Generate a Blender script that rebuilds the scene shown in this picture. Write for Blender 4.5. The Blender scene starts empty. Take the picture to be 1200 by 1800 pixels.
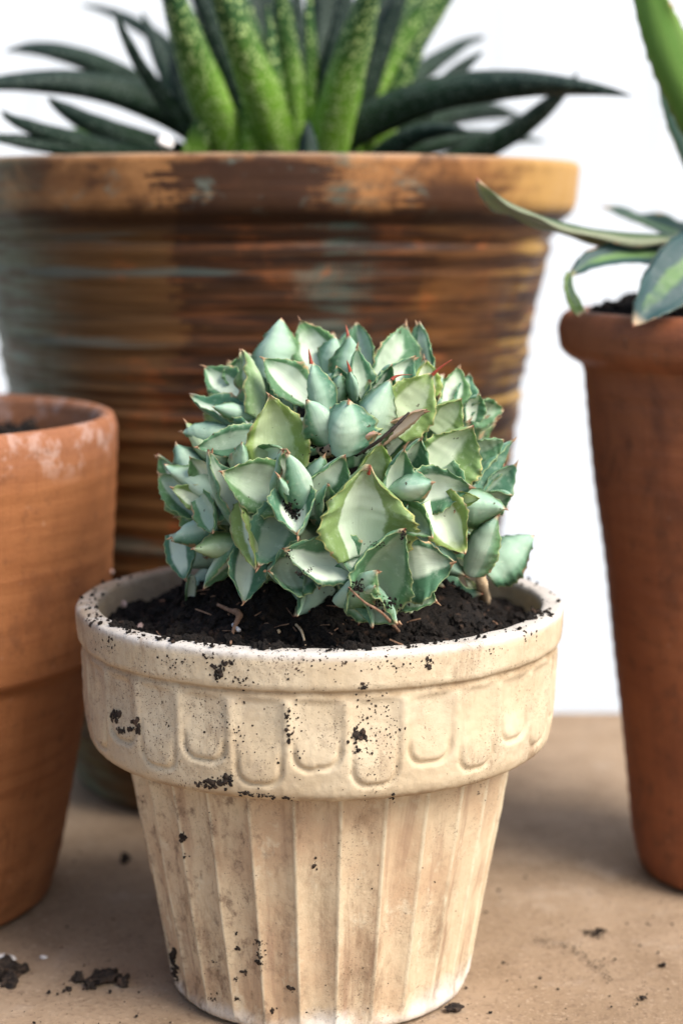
import bpy, bmesh, math, random
from mathutils import Vector, Matrix, noise
from mathutils.bvhtree import BVHTree

R = math.radians
rng = random.Random(7)
scene = bpy.context.scene
COL = scene.collection

# ------------------------------------------------------------------ camera
HC = 0.234            # lens height above the ledge (m)
FPX, HOR = 3300.0, 390.0   # focal length in photo pixels, eye-level row
cd = bpy.data.cameras.new('camera')
cam = bpy.data.objects.new('camera', cd)
COL.objects.link(cam)
cam.location = (0, 0, HC)
cam.rotation_euler = (R(90), 0, 0)
cd.sensor_fit = 'VERTICAL'
cd.sensor_height = 36.0
cd.sensor_width = 24.0
cd.lens = FPX / 1800 * 36
cd.shift_y = -(900 - HOR) / 1800
cd.clip_start, cd.clip_end = 0.01, 200
cd.dof.use_dof = True
cd.dof.focus_distance = 0.524
cd.dof.aperture_fstop = 8.0
scene.camera = cam

# ------------------------------------------------------------------ sky, sun
SUN_EL, SUN_AZ = 44.0, 128.0
w = bpy.data.worlds.new('World')
scene.world = w
w.use_nodes = True
nt = w.node_tree
sky = nt.nodes.new('ShaderNodeTexSky')
sky.sky_type = 'NISHITA'
sky.sun_disc = False
sky.sun_elevation = R(SUN_EL)
sky.sun_rotation = R(SUN_AZ)
sky.air_density, sky.dust_density, sky.ozone_density = 1.0, 3.0, 1.0
bg = nt.nodes['Background']
bg.inputs['Strength'].default_value = 0.078
nt.links.new(sky.outputs[0], bg.inputs[0])
sd = bpy.data.lights.new('sun', 'SUN')
sun = bpy.data.objects.new('sun', sd)
COL.objects.link(sun)
sd.energy = 1.5
sd.angle = R(36)
sd.color = (1.0, 0.955, 0.90)
sv = Vector((math.sin(R(SUN_AZ)) * math.cos(R(SUN_EL)), math.cos(R(SUN_AZ)) * math.cos(R(SUN_EL)), math.sin(R(SUN_EL))))
sun.rotation_euler = sv.to_track_quat('Z', 'Y').to_euler()
sun.location = sv * 5
vs = scene.view_settings
vs.view_transform = 'Standard'
vs.look = 'None'
vs.gamma = 1
vs.exposure = 1.64

# ------------------------------------------------------------------ helpers
def at(px, py, Y):
    return Vector(((px - 600) / FPX * Y, Y, HC - (py - HOR) / FPX * Y))

def lerp(a, b, t): return a + (b - a) * t
def sstep(a, b, x):
    t = max(0.0, min(1.0, (x - a) / (b - a)))
    return t * t * (3 - 2 * t)
def interp(tab, t):
    for (a, va), (b, vb) in zip(tab, tab[1:]):
        if t <= b:
            return lerp(va, vb, (t - a) / (b - a) if b > a else 0)
    return tab[-1][1]

def tag(o, label=None, cat=None, group=None, kind=None):
    if label: o['label'] = label
    if cat: o['category'] = cat
    if group: o['group'] = group
    if kind: o['kind'] = kind
    return o

def empty(name, loc, label, cat, group=None):
    o = bpy.data.objects.new(name, None)
    COL.objects.link(o)
    o.location = loc
    o.empty_display_size = 0.01
    return tag(o, label, cat, group)

def mesh_obj(name, verts, faces, mat, parent=None, smooth=True, origin=None):
    """verts in world space; they are stored relative to the parent's (or given) origin"""
    off = Vector(parent.location) if parent is not None and parent.parent is None else Vector((0, 0, 0))
    if parent is not None and parent.parent is not None:
        off = Vector(parent.parent.location)
    if parent is None and origin is not None:
        off = Vector(origin)
    me = bpy.data.meshes.new(name)
    me.from_pydata([(v[0] - off[0], v[1] - off[1], v[2] - off[2]) for v in verts], [], faces)
    if smooth:
        me.polygons.foreach_set('use_smooth', [True] * len(me.polygons))
    me.materials.append(mat)
    o = bpy.data.objects.new(name, me)
    COL.objects.link(o)
    if parent is not None:
        o.parent = parent
    elif origin is not None:
        o.location = off
    return o

def lathe(profile, seg, cx, cy, rfun=None, closed=True):
    """profile: list of (r,z). rfun(th,r,z,i)->r ; th = 0 faces the lens (-Y), grows to +X"""
    V, F = [], []
    n = len(profile)
    for i, (r, z) in enumerate(profile):
        for k in range(seg):
            th = 2 * math.pi * k / seg
            rr, zz = r, z
            if rfun:
                out = rfun(th, r, z, i)
                rr, zz = out if isinstance(out, tuple) else (out, z)
            V.append((cx + rr * math.sin(th), cy - rr * math.cos(th), zz))
    for i in range(n - 1):
        for k in range(seg):
            k2 = (k + 1) % seg
            F.append((i * seg + k, i * seg + k2, (i + 1) * seg + k2, (i + 1) * seg + k))
    if closed:
        F.append(tuple(reversed(range(seg))))
        F.append(tuple(range((n - 1) * seg, n * seg)))
    return V, F

def resample(prof, step):
    """Catmull-Rom resample of a profile at about `step` spacing"""
    out = []
    P = [Vector((a, b, 0)) for a, b in prof]
    for i in range(len(P) - 1):
        p0, p1, p2, p3 = P[max(i - 1, 0)], P[i], P[i + 1], P[min(i + 2, len(P) - 1)]
        n = max(1, int(round((p2 - p1).length / step)))
        for k in range(n):
            t = k / n
            # centripetal-ish: damp tangents to the segment length
            L = (p2 - p1).length
            m1 = (p2 - p0); m1 = m1.normalized() * min(L, (p1 - p0).length if i else L)
            m2 = (p3 - p1); m2 = m2.normalized() * min(L, (p3 - p2).length if i + 3 <= len(P) else L)
            h = (2*t**3 - 3*t**2 + 1) * p1 + (t**3 - 2*t**2 + t) * m1 + (-2*t**3 + 3*t**2) * p2 + (t**3 - t**2) * m2
            out.append((h.x, h.y))
    out.append(prof[-1])
    return out

# ------------------------------------------------------------------ node helper
class NT:
    def __init__(self, name):
        self.m = bpy.data.materials.new(name)
        self.m.use_nodes = True
        self.t = self.m.node_tree
        self.b = self.t.nodes['Principled BSDF']
    def n(self, typ, **kw):
        nd = self.t.nodes.new(typ)
        for k, v in kw.items():
            setattr(nd, k, v)
        return nd
    def put(self, sock, v):
        if hasattr(v, 'is_output') or isinstance(v, bpy.types.NodeSocket):
            self.t.links.new(v, sock)
        elif isinstance(v, (tuple, list)) and len(v) == 3 and sock.type == 'RGBA':
            sock.default_value = (*v, 1)
        else:
            sock.default_value = v
    def coord(self, which='Object'):
        return self.n('ShaderNodeTexCoord').outputs[which]
    def mapping(self, vec, scale=(1, 1, 1), loc=(0, 0, 0)):
        nd = self.n('ShaderNodeMapping')
        self.put(nd.inputs['Vector'], vec)
        nd.inputs['Scale'].default_value = scale
        nd.inputs['Location'].default_value = loc
        return nd.outputs[0]
    def noise(self, vec, scale, detail=4, rough=0.55, dist=0.0):
        nd = self.n('ShaderNodeTexNoise')
        self.put(nd.inputs['Vector'], vec)
        nd.inputs['Scale'].default_value = scale
        nd.inputs['Detail'].default_value = detail
        nd.inputs['Roughness'].default_value = rough
        nd.inputs['Distortion'].default_value = dist
        return nd.outputs['Fac']
    def voro(self, vec, scale, feature='F1', rand=1.0):
        nd = self.n('ShaderNodeTexVoronoi', feature=feature)
        self.put(nd.inputs['Vector'], vec)
        nd.inputs['Scale'].default_value = scale
        nd.inputs['Randomness'].default_value = rand
        return nd.outputs['Distance']
    def mr(self, v, a, b, c=0.0, d=1.0, smooth=True):
        nd = self.n('ShaderNodeMapRange', interpolation_type='SMOOTHSTEP' if smooth else 'LINEAR')
        self.put(nd.inputs['Value'], v)
        for i, x in zip(('From Min', 'From Max', 'To Min', 'To Max'), (a, b, c, d)):
            nd.inputs[i].default_value = x
        return nd.outputs[0]
    def math(self, op, a, b=0.0, clamp=False):
        nd = self.n('ShaderNodeMath', operation=op, use_clamp=clamp)
        self.put(nd.inputs[0], a)
        self.put(nd.inputs[1], b)
        return nd.outputs[0]
    def mix(self, f, a, b, mode='MIX'):
        nd = self.n('ShaderNodeMix', data_type='RGBA', blend_type=mode)
        self.put(nd.inputs[0], f)
        self.put(nd.inputs[6], a)
        self.put(nd.inputs[7], b)
        return nd.outputs[2]
    def sep(self, vec):
        nd = self.n('ShaderNodeSeparateXYZ')
        self.put(nd.inputs[0], vec)
        return nd.outputs
    def comb(self, x, y, z):
        nd = self.n('ShaderNodeCombineXYZ')
        for i, v in enumerate((x, y, z)):
            self.put(nd.inputs[i], v)
        return nd.outputs[0]
    def bump(self, h, strength, dist, normal=None):
        nd = self.n('ShaderNodeBump')
        nd.inputs['Strength'].default_value = strength
        nd.inputs['Distance'].default_value = dist
        self.put(nd.inputs['Height'], h)
        if normal is not None:
            self.put(nd.inputs['Normal'], normal)
        return nd.outputs[0]
    def fin(self, color=None, rough=0.8, normal=None, spec=0.3, **kw):
        if color is not None: self.put(self.b.inputs['Base Color'], color)
        self.put(self.b.inputs['Roughness'], rough)
        self.put(self.b.inputs['Specular IOR Level'], spec)
        if normal is not None: self.put(self.b.inputs['Normal'], normal)
        for k, v in kw.items():
            self.put(self.b.inputs[k], v)
        return self.m

# ------------------------------------------------------------------ materials
def cream_clay(name, collar):
    N = NT(name)
    c = N.coord()
    big = N.noise(c, 38, 5, 0.6)
    mid = N.noise(c, 140, 4, 0.6)
    fine = N.noise(c, 900, 3, 0.6)
    xyz = N.sep(c)
    ang = N.math('ARCTAN2', xyz[0], N.math('MULTIPLY', xyz[1], -1.0))
    cyl = N.comb(N.math('MULTIPLY', ang, 0.07), 0.0, xyz[2])
    if collar:
        base = N.mix(N.mr(big, 0.35, 0.7), (0.50, 0.40, 0.265), (0.565, 0.475, 0.335))
        base = N.mix(N.mr(mid, 0.5, 0.75, 0, 0.45), base, (0.437, 0.344, 0.244))
        # grey chalky lip
        base = N.mix(N.mr(xyz[2], 0.1140, 0.1164, 0, 0.9), base, (0.554, 0.521, 0.479))
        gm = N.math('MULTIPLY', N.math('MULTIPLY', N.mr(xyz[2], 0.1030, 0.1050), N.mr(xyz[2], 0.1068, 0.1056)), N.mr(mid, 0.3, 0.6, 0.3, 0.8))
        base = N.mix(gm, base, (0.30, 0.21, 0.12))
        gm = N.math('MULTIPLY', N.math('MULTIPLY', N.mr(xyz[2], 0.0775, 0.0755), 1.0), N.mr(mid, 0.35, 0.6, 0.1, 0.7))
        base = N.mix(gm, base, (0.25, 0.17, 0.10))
        # darker left flank: the collar's shaded side put into the colour
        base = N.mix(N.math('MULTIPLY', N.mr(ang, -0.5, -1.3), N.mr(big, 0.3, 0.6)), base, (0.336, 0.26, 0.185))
        spk = 1.0
    else:
        streak = N.noise(N.mapping(cyl, (140, 1, 22)), 1.0, 5, 0.65, 0.4)
        base = N.mix(N.mr(big, 0.3, 0.7), (0.451, 0.315, 0.198), (0.564, 0.458, 0.309))
        base = N.mix(N.mr(streak, 0.48, 0.75, 0, 0.85), base, (0.306, 0.197, 0.128))
        base = N.mix(N.mr(N.noise(cyl, 75, 5, 0.7, 0.2), 0.55, 0.68, 0, 0.6), base, (0.612, 0.538, 0.389))
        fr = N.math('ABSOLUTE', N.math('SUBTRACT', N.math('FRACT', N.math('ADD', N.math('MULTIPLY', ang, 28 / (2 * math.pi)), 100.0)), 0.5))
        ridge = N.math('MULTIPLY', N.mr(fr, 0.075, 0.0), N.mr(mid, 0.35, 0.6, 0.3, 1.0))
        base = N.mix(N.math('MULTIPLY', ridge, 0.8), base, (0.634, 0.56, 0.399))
        # lime bloom creeping up from the foot
        bl = N.math('ADD', N.mr(xyz[2], 0.018, 0.0, 0, 0.75), N.math('MULTIPLY', N.math('SUBTRACT', big, 0.5), 1.4))
        base = N.mix(N.mr(bl, 0.42, 0.85, 0, 0.65), base, (0.629, 0.622, 0.6))
        # dirt smears (left of the front)
        sm = N.math('MULTIPLY', N.mr(N.noise(cyl, 120, 6, 0.75, 0.2), 0.50, 0.66), N.mr(ang, 0.25, -0.5))
        base = N.mix(N.math('MULTIPLY', sm, 0.8), base, (0.161, 0.105, 0.0706))
        spk = 0.7
    # specks of soil: three sizes, gathered in patches
    patch = N.mr(N.noise(c, 55, 3, 0.6), 0.40, 0.68)
    patch = N.math('ADD', patch, N.math('MULTIPLY', N.mr(ang, -0.1, -1.2), 0.35), clamp=True)
    s1 = N.mr(N.noise(c, 950, 3, 0.6), 0.64, 0.69)
    s2 = N.mr(N.noise(c, 1900, 2, 0.5), 0.62, 0.67)
    s3 = N.mr(N.noise(c, 420, 4, 0.7), 0.665, 0.71)
    spkm = N.math('MAXIMUM', N.math('MAXIMUM', s1, s2), s3)
    spkm = N.math('MULTIPLY', N.math('MULTIPLY', spkm, patch), spk)
    grime = N.math('MULTIPLY', N.mr(N.noise(N.mapping(c, (1, 1, 0.35)), 120, 6, 0.75), 0.47, 0.68), N.mr(N.noise(c, 26, 3, 0.5), 0.38, 0.62, 0.05, 0.75))
    base = N.mix(grime, base, (0.25, 0.165, 0.10))
    wear = N.math('MULTIPLY', N.mr(N.noise(c, 330, 5, 0.75), 0.50, 0.72), N.math('MULTIPLY', patch, 0.5))
    base = N.mix(wear, base, (0.235, 0.176, 0.126))
    base = N.mix(N.math('MULTIPLY', spkm, 0.85), base, (0.055, 0.036, 0.024))
    h = N.math('ADD', N.math('MULTIPLY', fine, 0.35), N.math('ADD', mid, N.math('MULTIPLY', spkm, 0.5)))
    nrm = N.bump(h, 0.5, 0.0006)
    return N.fin(base, 0.88, nrm, 0.2)

def terracotta(name, lo, mid_c, hi, rings=0.0, rough=0.75, stain=(0.06, 0.025, 0.015), stain_amt=0.5, spec=0.3, bloom=0.0, ztop=0.2):
    N = NT(name)
    c = N.coord()
    xyz = N.sep(c)
    ang = N.math('ARCTAN2', xyz[0], N.math('MULTIPLY', xyz[1], -1.0))
    cyl = N.comb(N.math('MULTIPLY', ang, 0.08), 0.0, xyz[2])
    big = N.noise(c, 22, 5, 0.6)
    st = N.noise(N.mapping(cyl, (18, 1, 260)), 1.0, 4, 0.6, 0.3)
    fine = N.noise(c, 700, 3, 0.6)
    base = N.mix(N.mr(big, 0.3, 0.7), mid_c, hi)
    base = N.mix(N.mr(st, 0.45, 0.75, 0, rings), base, lo)
    base = N.mix(N.mr(N.noise(cyl, 26, 5, 0.65, 0.8), 0.48, 0.72, 0, stain_amt), base, stain)
    if bloom:
        bl = N.math('MULTIPLY', N.mr(N.noise(c, 90, 5, 0.7), 0.5, 0.62), N.mr(xyz[2], ztop - 0.018, ztop - 0.004, 0, bloom))
        base = N.mix(bl, base, (0.6, 0.5, 0.45))
        base = N.mix(N.mr(xyz[2], ztop - 0.02, ztop, 0, 0.45), base, (0.32, 0.14, 0.085))
    base = N.mix(N.mr(N.noise(c, 300, 3, 0.5), 0.69, 0.76, 0, 0.25), base, (0.42, 0.28, 0.2))
    base = N.mix(N.mr(N.noise(N.mapping(cyl, (150, 1, 12)), 1.0, 5, 0.7), 0.50, 0.72, 0, 0.5), base, lo)
    base = N.mix(N.mr(N.noise(c, 130, 6, 0.75), 0.52, 0.70, 0, 0.45), base, stain)
    nrm = N.bump(N.math('ADD', fine, N.math('MULTIPLY', st, 1.2)), 0.35, 0.0008)
    return N.fin(base, rough, nrm, spec)

def glazed_brown():
    N = NT('glazed brown stoneware')
    c = N.coord()
    xyz = N.sep(c)
    ang = N.math('ARCTAN2', xyz[0], N.math('MULTIPLY', xyz[1], -1.0))
    cyl = N.comb(N.math('MULTIPLY', ang, 0.13), 0.0, xyz[2])
    st = N.noise(N.mapping(cyl, (9, 1, 190)), 1.0, 5, 0.6, 0.1)
    st2 = N.noise(N.mapping(cyl, (20, 1, 420), (3, 0, 1)), 1.0, 4, 0.6, 0.0)
    blot = N.noise(N.mapping(cyl, (42, 1, 34), (1.3, 0, 0.7)), 1.0, 6, 0.65, 0.6)
    blot2 = N.noise(N.mapping(cyl, (30, 1, 38), (7, 0, 2)), 1.0, 6, 0.65, 0.5)
    grain = N.noise(c, 260, 5, 0.7)
    angn = N.math('ADD', ang, N.math('MULTIPLY', N.math('SUBTRACT', N.math('ADD', N.math('MULTIPLY', blot2, 0.6), N.math('MULTIPLY', st2, 0.4)), 0.5), 0.9))
    onrim = N.mr(xyz[2], 0.2345, 0.2385)
    # body: olive to orange browns in thrown bands
    body = N.mix(N.mr(st, 0.36, 0.64), (0.0351, 0.0144, 0.00619), (0.13, 0.0536, 0.0159))
    body = N.mix(N.mr(st2, 0.50, 0.70, 0, 0.75), body, (0.206, 0.093, 0.0283))
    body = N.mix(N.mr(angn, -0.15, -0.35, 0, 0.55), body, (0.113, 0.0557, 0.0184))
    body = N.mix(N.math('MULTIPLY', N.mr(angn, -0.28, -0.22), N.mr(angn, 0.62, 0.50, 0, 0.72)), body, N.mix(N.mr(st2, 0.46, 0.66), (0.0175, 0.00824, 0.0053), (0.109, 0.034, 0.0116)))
    body = N.mix(N.math('MULTIPLY', N.mr(blot2, 0.54, 0.66), N.mr(st2, 0.40, 0.6, 0, 0.8)), body, (0.238, 0.0725, 0.0194))
    oc = N.math('MULTIPLY', N.mr(angn, 0.86, 1.15), N.mr(st, 0.48, 0.58))  # ochre streaks on the right flank, with its warm lit edge painted in
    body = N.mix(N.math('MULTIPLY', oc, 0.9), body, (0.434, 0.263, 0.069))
    # rim: paler orange with a burnt patch on the front
    rim = N.mix(N.mr(blot2, 0.38, 0.62), (0.173, 0.0731, 0.0245), (0.335, 0.155, 0.0562))
    rim = N.mix(N.mr(blot, 0.54, 0.64, 0, 0.75), rim, (0.067, 0.0274, 0.0122))
    burnt = N.math('MULTIPLY', N.mr(angn, -0.20, -0.16), N.mr(angn, 0.20, 0.12))
    burnt = N.math('MULTIPLY', burnt, N.mr(N.math('ADD', xyz[2], N.math('MULTIPLY', N.math('SUBTRACT', blot, 0.5), 0.012)), 0.2585, 0.2545))
    rim = N.mix(N.math('MULTIPLY', burnt, 0.92), rim, N.mix(N.mr(st2, 0.6, 0.78), (0.029, 0.0125, 0.00715), (0.146, 0.0479, 0.0153)))
    rim = N.mix(N.math('MULTIPLY', N.math('MULTIPLY', N.mr(angn, 0.42, 0.48), N.mr(angn, 0.80, 0.62)), N.mr(xyz[2], 0.2535, 0.2450)), rim, (0.0502, 0.0205, 0.00919))
    rim = N.mix(N.mr(angn, 0.62, 1.05, 0, 0.9), rim, (0.491, 0.285, 0.0868))  # rim yellows to the right: the warm lit edge put into the colour
    rim = N.mix(N.mr(xyz[2], 0.2572, 0.2588, 0, 0.5), rim, (0.401, 0.297, 0.204))
    rim = N.mix(N.math('MULTIPLY', N.mr(N.noise(N.mapping(cyl, (60, 1, 80), (2, 0, 4)), 1.0, 6, 0.7), 0.50, 0.64, 0, 0.75), N.mr(angn, 0.95, 0.7)), rim, (0.063, 0.0269, 0.013))
    rim = N.mix(N.math('MULTIPLY', N.mr(N.noise(N.mapping(cyl, (45, 1, 60), (9, 0, 1)), 1.0, 5, 0.7), 0.56, 0.66, 0, 0.55), N.mr(angn, 0.7, 0.5)), rim, (0.135, 0.182, 0.151))
    base = N.mix(onrim, body, rim)
    # dark line where the rim meets the body: shade under the rim, painted in
    base = N.mix(N.math('MULTIPLY', N.mr(xyz[2], 0.2290, 0.2335), N.mr(xyz[2], 0.2410, 0.2370, 0, 0.7)), base, (0.0335, 0.0159, 0.00816))
    # thin green glaze: left flank, one run down the front, thin bands
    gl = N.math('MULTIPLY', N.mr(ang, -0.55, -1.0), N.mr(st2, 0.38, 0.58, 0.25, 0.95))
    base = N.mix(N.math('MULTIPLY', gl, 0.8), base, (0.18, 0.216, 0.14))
    run = N.math('MULTIPLY', N.mr(N.math('ABSOLUTE', N.math('SUBTRACT', angn, 0.28)), 0.13, 0.0), N.mr(st2, 0.44, 0.56))
    base = N.mix(N.math('MULTIPLY', run, 0.45), base, (0.054, 0.13, 0.113))
    line = N.mr(N.noise(N.mapping(cyl, (7, 1, 150), (5, 0, 9)), 1.0, 3, 0.5), 0.60, 0.66)
    base = N.mix(N.math('MULTIPLY', line, N.mr(ang, 0.45, -0.1, 0, 0.35)), base, (0.113, 0.178, 0.162))
    base = N.mix(N.mr(grain, 0.58, 0.76, 0, 0.5), base, (0.018, 0.0096, 0.00756))
    nrm = N.bump(N.math('ADD', N.math('ADD', st, st2), N.math('MULTIPLY', grain, 0.5)), 0.3, 0.001)
    return N.fin(base, N.mr(blot, 0.4, 0.6, 0.50, 0.70), nrm, 0.2)

def agave_leaf(name, edge, pale, back, marg, rough=0.55, contrast=1.0, spots=True, midrib=0.40, wax=0.32, offk=1.0, soft=0.17):
    N = NT(name)
    at_ = N.n('ShaderNodeAttribute', attribute_name='leaf')
    s = N.sep(at_.outputs['Vector'])
    us = N.math('SUBTRACT', N.math('MULTIPLY', s[0], 2.0), 1.0)
    u = N.math('ABSOLUTE', us)
    v, side = s[1], s[2]
    rnd = N.n('ShaderNodeObjectInfo').outputs['Random']
    off = N.math('MULTIPLY', N.math('SUBTRACT', N.math('FRACT', N.math('MULTIPLY', rnd, 41.7)), 0.5), 0.75 * offk * midrib / 0.4)
    uo = N.math('ABSOLUTE', N.math('SUBTRACT', us, off))
    c = N.coord()
    n1 = N.noise(c, 110, 4, 0.6)
    n2 = N.noise(c, 420, 4, 0.65)
    uv = N.comb(N.math('MULTIPLY', s[0], 14.0), N.math('MULTIPLY', v, 1.6), N.math('MULTIPLY', rnd, 50.0))
    stri = N.noise(uv, 2.0, 4, 0.6)
    uw = N.math('ADD', uo, N.math('MULTIPLY', N.math('SUBTRACT', n1, 0.5), 0.35))
    half = N.math('ADD', midrib, N.math('MULTIPLY', N.math('SUBTRACT', rnd, 0.5), 0.55 * midrib))
    rnd2 = N.math('FRACT', N.math('MULTIPLY', rnd, 17.3))
    stripe = N.math('MULTIPLY', N.mr(N.math('SUBTRACT', uw, half), soft, 0.0), N.mr(N.math('ADD', v, N.math('MULTIPLY', N.math('SUBTRACT', n1, 0.5), 0.5)), 0.98, 0.62))
    stripe = N.math('MULTIPLY', stripe, N.mr(rnd2, 0.0, 0.7, 0.35, 1.0))
    stripe = N.math('MULTIPLY', stripe, N.mr(N.math('ADD', stri, N.math('MULTIPLY', rnd, 0.25)), 0.28, 0.48, 0.72, 1.0))
    edge2 = N.mix(rnd, edge, tuple(x * y for x, y in zip(edge, (1.5, 1.2, 0.75))))
    inner = N.mix(N.math('MULTIPLY', stripe, contrast), edge2, pale)
    outer = N.mix(N.mr(N.math('ADD', u, N.math('MULTIPLY', n2, 0.3)), 0.5, 1.05), back, edge2)
    outer = N.mix(N.math('MULTIPLY', stripe, 0.35), outer, pale)
    col = N.mix(side, outer, inner)
    col = N.mix(N.mr(n2, 0.50, 0.75, 0, wax), col, pale)          # waxy bloom rubbed in patches
    col = N.mix(N.mr(N.math('ADD', u, N.math('MULTIPLY', N.math('SUBTRACT', n2, 0.5), 0.12)), 0.92, 1.0, 0, 0.8), col, marg)
    # scuffed tan margin and tip
    brown = N.mr(N.math('ADD', N.math('MULTIPLY', u, 0.55), n1), 1.09, 1.17, 0, 0.85)
    col = N.mix(brown, col, (0.42, 0.27, 0.15))
    col = N.mix(N.mr(v, 0.90, 0.975, 0, 0.85), col, (0.50, 0.36, 0.22))
    col = N.mix(N.mr(v, 0.965, 0.992), col, (0.22, 0.075, 0.04))
    if spots:
        sp = N.mr(N.noise(c, 520, 2, 0.5), 0.725, 0.745, 0, 0.85)
        col = N.mix(sp, col, (0.05, 0.035, 0.02))
    nrm = N.bump(N.math('ADD', N.math('MULTIPLY', stri, 0.6), N.math('MULTIPLY', n2, 0.6)), 0.25, 0.0006)
    return N.fin(col, N.mr(n2, 0.3, 0.7, rough - 0.08, rough + 0.14), nrm, 0.2, **{'Subsurface Weight': 0.12, 'Subsurface Radius': (0.002, 0.003, 0.0015), 'Subsurface Scale': 1.0})

def warty_leaf(name, dark, light, wart):
    N = NT(name)
    at_ = N.n('ShaderNodeAttribute', attribute_name='leaf')
    s = N.sep(at_.outputs['Vector'])
    c = N.coord()
    n1 = N.noise(c, 60, 3, 0.6)
    u = N.math('ABSOLUTE', N.math('SUBTRACT', N.math('MULTIPLY', s[0], 2.0), 1.0))
    v = s[1]
    f = N.mr(N.math('ADD', v, N.math('MULTIPLY', n1, 0.3)), 0.95, 0.40)
    col = N.mix(f, dark, light)
    d = N.voro(c, 430)
    wm = N.mr(d, 0.42, 0.26)
    col = N.mix(N.math('MULTIPLY', wm, 0.95), col, wart)
    nrm = N.bump(wm, 0.7, 0.0012)
    return N.fin(col, 0.6, nrm, 0.2)

def soil_mat(name='potting soil', k=1.0):
    N = NT(name)
    c = N.coord()
    n = N.noise(c, 420, 5, 0.7)
    n2 = N.noise(c, 90, 4, 0.6)
    rnd = N.noise(c, 260, 2, 0.5)
    col = N.mix(N.mr(n, 0.35, 0.75), (0.008*k, 0.006*k, 0.005*k), (0.035*k, 0.024*k, 0.017*k))
    col = N.mix(N.mr(rnd, 0.60, 0.72, 0, 0.7), col, (0.04 + 0.04*k, 0.022 + 0.025*k, 0.013 + 0.017*k))
    nrm = N.bump(n, 0.8, 0.002)
    return N.fin(col, 0.85, nrm, 0.25)

def plain(name, a, b, scale=200, rough=0.8, spec=0.3, bump=0.3):
    N = NT(name)
    c = N.coord()
    n = N.noise(c, scale, 5, 0.65)
    return N.fin(N.mix(N.mr(n, 0.3, 0.7), a, b), rough, N.bump(n, bump, 0.0008), spec)

def ledge_mat():
    N = NT('weathered sandy ledge')
    c = N.coord()
    big = N.noise(c, 7, 5, 0.6)
    mid = N.noise(c, 45, 5, 0.65)
    fine = N.noise(c, 480, 4, 0.7)
    col = N.mix(N.mr(big, 0.35, 0.65), (0.275, 0.191, 0.117), (0.367, 0.267, 0.177))
    col = N.mix(N.mr(mid, 0.45, 0.75, 0, 0.55), col, (0.192, 0.128, 0.0755))
    col = N.mix(N.mr(N.noise(c, 30, 5, 0.7), 0.54, 0.70, 0, 0.6), col, (0.431, 0.339, 0.25))
    col = N.mix(N.mr(fine, 0.50, 0.68, 0, 0.5), col, (0.147, 0.0932, 0.0604))
    col = N.mix(N.mr(N.noise(c, 600, 3, 0.6), 0.58, 0.70, 0, 0.45), col, (0.532, 0.408, 0.287))
    nrm = N.bump(N.math('ADD', fine, mid), 0.5, 0.0012)
    return N.fin(col, 0.85, nrm, 0.25)

M_COLLAR = cream_clay('cream clay collar', True)
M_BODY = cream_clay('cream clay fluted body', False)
M_TERRA_L = terracotta('orange terracotta', (0.18, 0.0588, 0.0181), (0.241, 0.0894, 0.0301), (0.301, 0.12, 0.0441), 0.6, 0.8, (0.1, 0.0341, 0.0135), 0.55, 0.25, 0.50, 0.165)
M_TERRA_R = terracotta('red brown terracotta', (0.162, 0.0468, 0.0194), (0.216, 0.067, 0.0273), (0.291, 0.0983, 0.0389), 0.35, 0.6, (0.0594, 0.0245, 0.0155), 0.6, 0.35)
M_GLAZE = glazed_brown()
M_LEAF = agave_leaf('blue green agave leaf', (0.062, 0.158, 0.098), (0.56, 0.645, 0.51), (0.245, 0.39, 0.285), (0.38, 0.47, 0.21))
M_LEAF_Y = agave_leaf('yellowing agave leaf', (0.145, 0.24, 0.092), (0.58, 0.66, 0.48), (0.33, 0.44, 0.25), (0.44, 0.42, 0.16))
M_LEAF_F = agave_leaf('broad green agave leaf', (0.125, 0.215, 0.095), (0.47, 0.57, 0.42), (0.33, 0.44, 0.25), (0.42, 0.42, 0.14), wax=0.3, midrib=0.36, offk=0.15, soft=0.08)
M_LEAF_DRY = agave_leaf('withered agave leaf', (0.34, 0.24, 0.17), (0.50, 0.40, 0.33), (0.36, 0.22, 0.17), (0.34, 0.2, 0.12))
M_SPINE = plain('red brown spine', (0.22, 0.035, 0.02), (0.34, 0.08, 0.04), 300, 0.4)
M_TIP = plain('tan brown tip', (0.20, 0.10, 0.055), (0.40, 0.26, 0.15), 400, 0.6)
M_LEAF_R = agave_leaf('grey blue agave leaf', (0.030, 0.066, 0.068), (0.105, 0.19, 0.07), (0.032, 0.070, 0.048), (0.24, 0.27, 0.20), 0.45, 1.0, False, 0.17, 0.05)
M_LEAF_RG = agave_leaf('green agave leaf underside', (0.10, 0.195, 0.045), (0.15, 0.265, 0.06), (0.095, 0.20, 0.035), (0.22, 0.22, 0.07), 0.5, 0.6, False, 0.2, 0.1)
M_LEAF_RB = agave_leaf('grey topped agave leaf', (0.17, 0.21, 0.165), (0.22, 0.25, 0.21), (0.030, 0.070, 0.022), (0.26, 0.28, 0.20), 0.5, 0.6, False, 0.2, 0.1)
M_GAST_L = warty_leaf('bright green warty leaf', (0.024, 0.068, 0.022), (0.165, 0.33, 0.034), (0.44, 0.58, 0.22))
M_GAST_D = warty_leaf('dark green warty leaf', (0.009, 0.021, 0.016), (0.016, 0.036, 0.018), (0.060, 0.085, 0.070))
M_SOIL = soil_mat(k=0.55)
M_SOIL_B = soil_mat('dry brown soil', 1.2)
M_SOIL_C = soil_mat('brown soil crumbs', 1.7)
M_TWIG = plain('brown twig', (0.16, 0.085, 0.05), (0.32, 0.19, 0.12), 500, 0.8)
M_BLACKTWIG = plain('blackened fibre', (0.012, 0.009, 0.008), (0.05, 0.035, 0.025), 500, 0.6)
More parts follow.
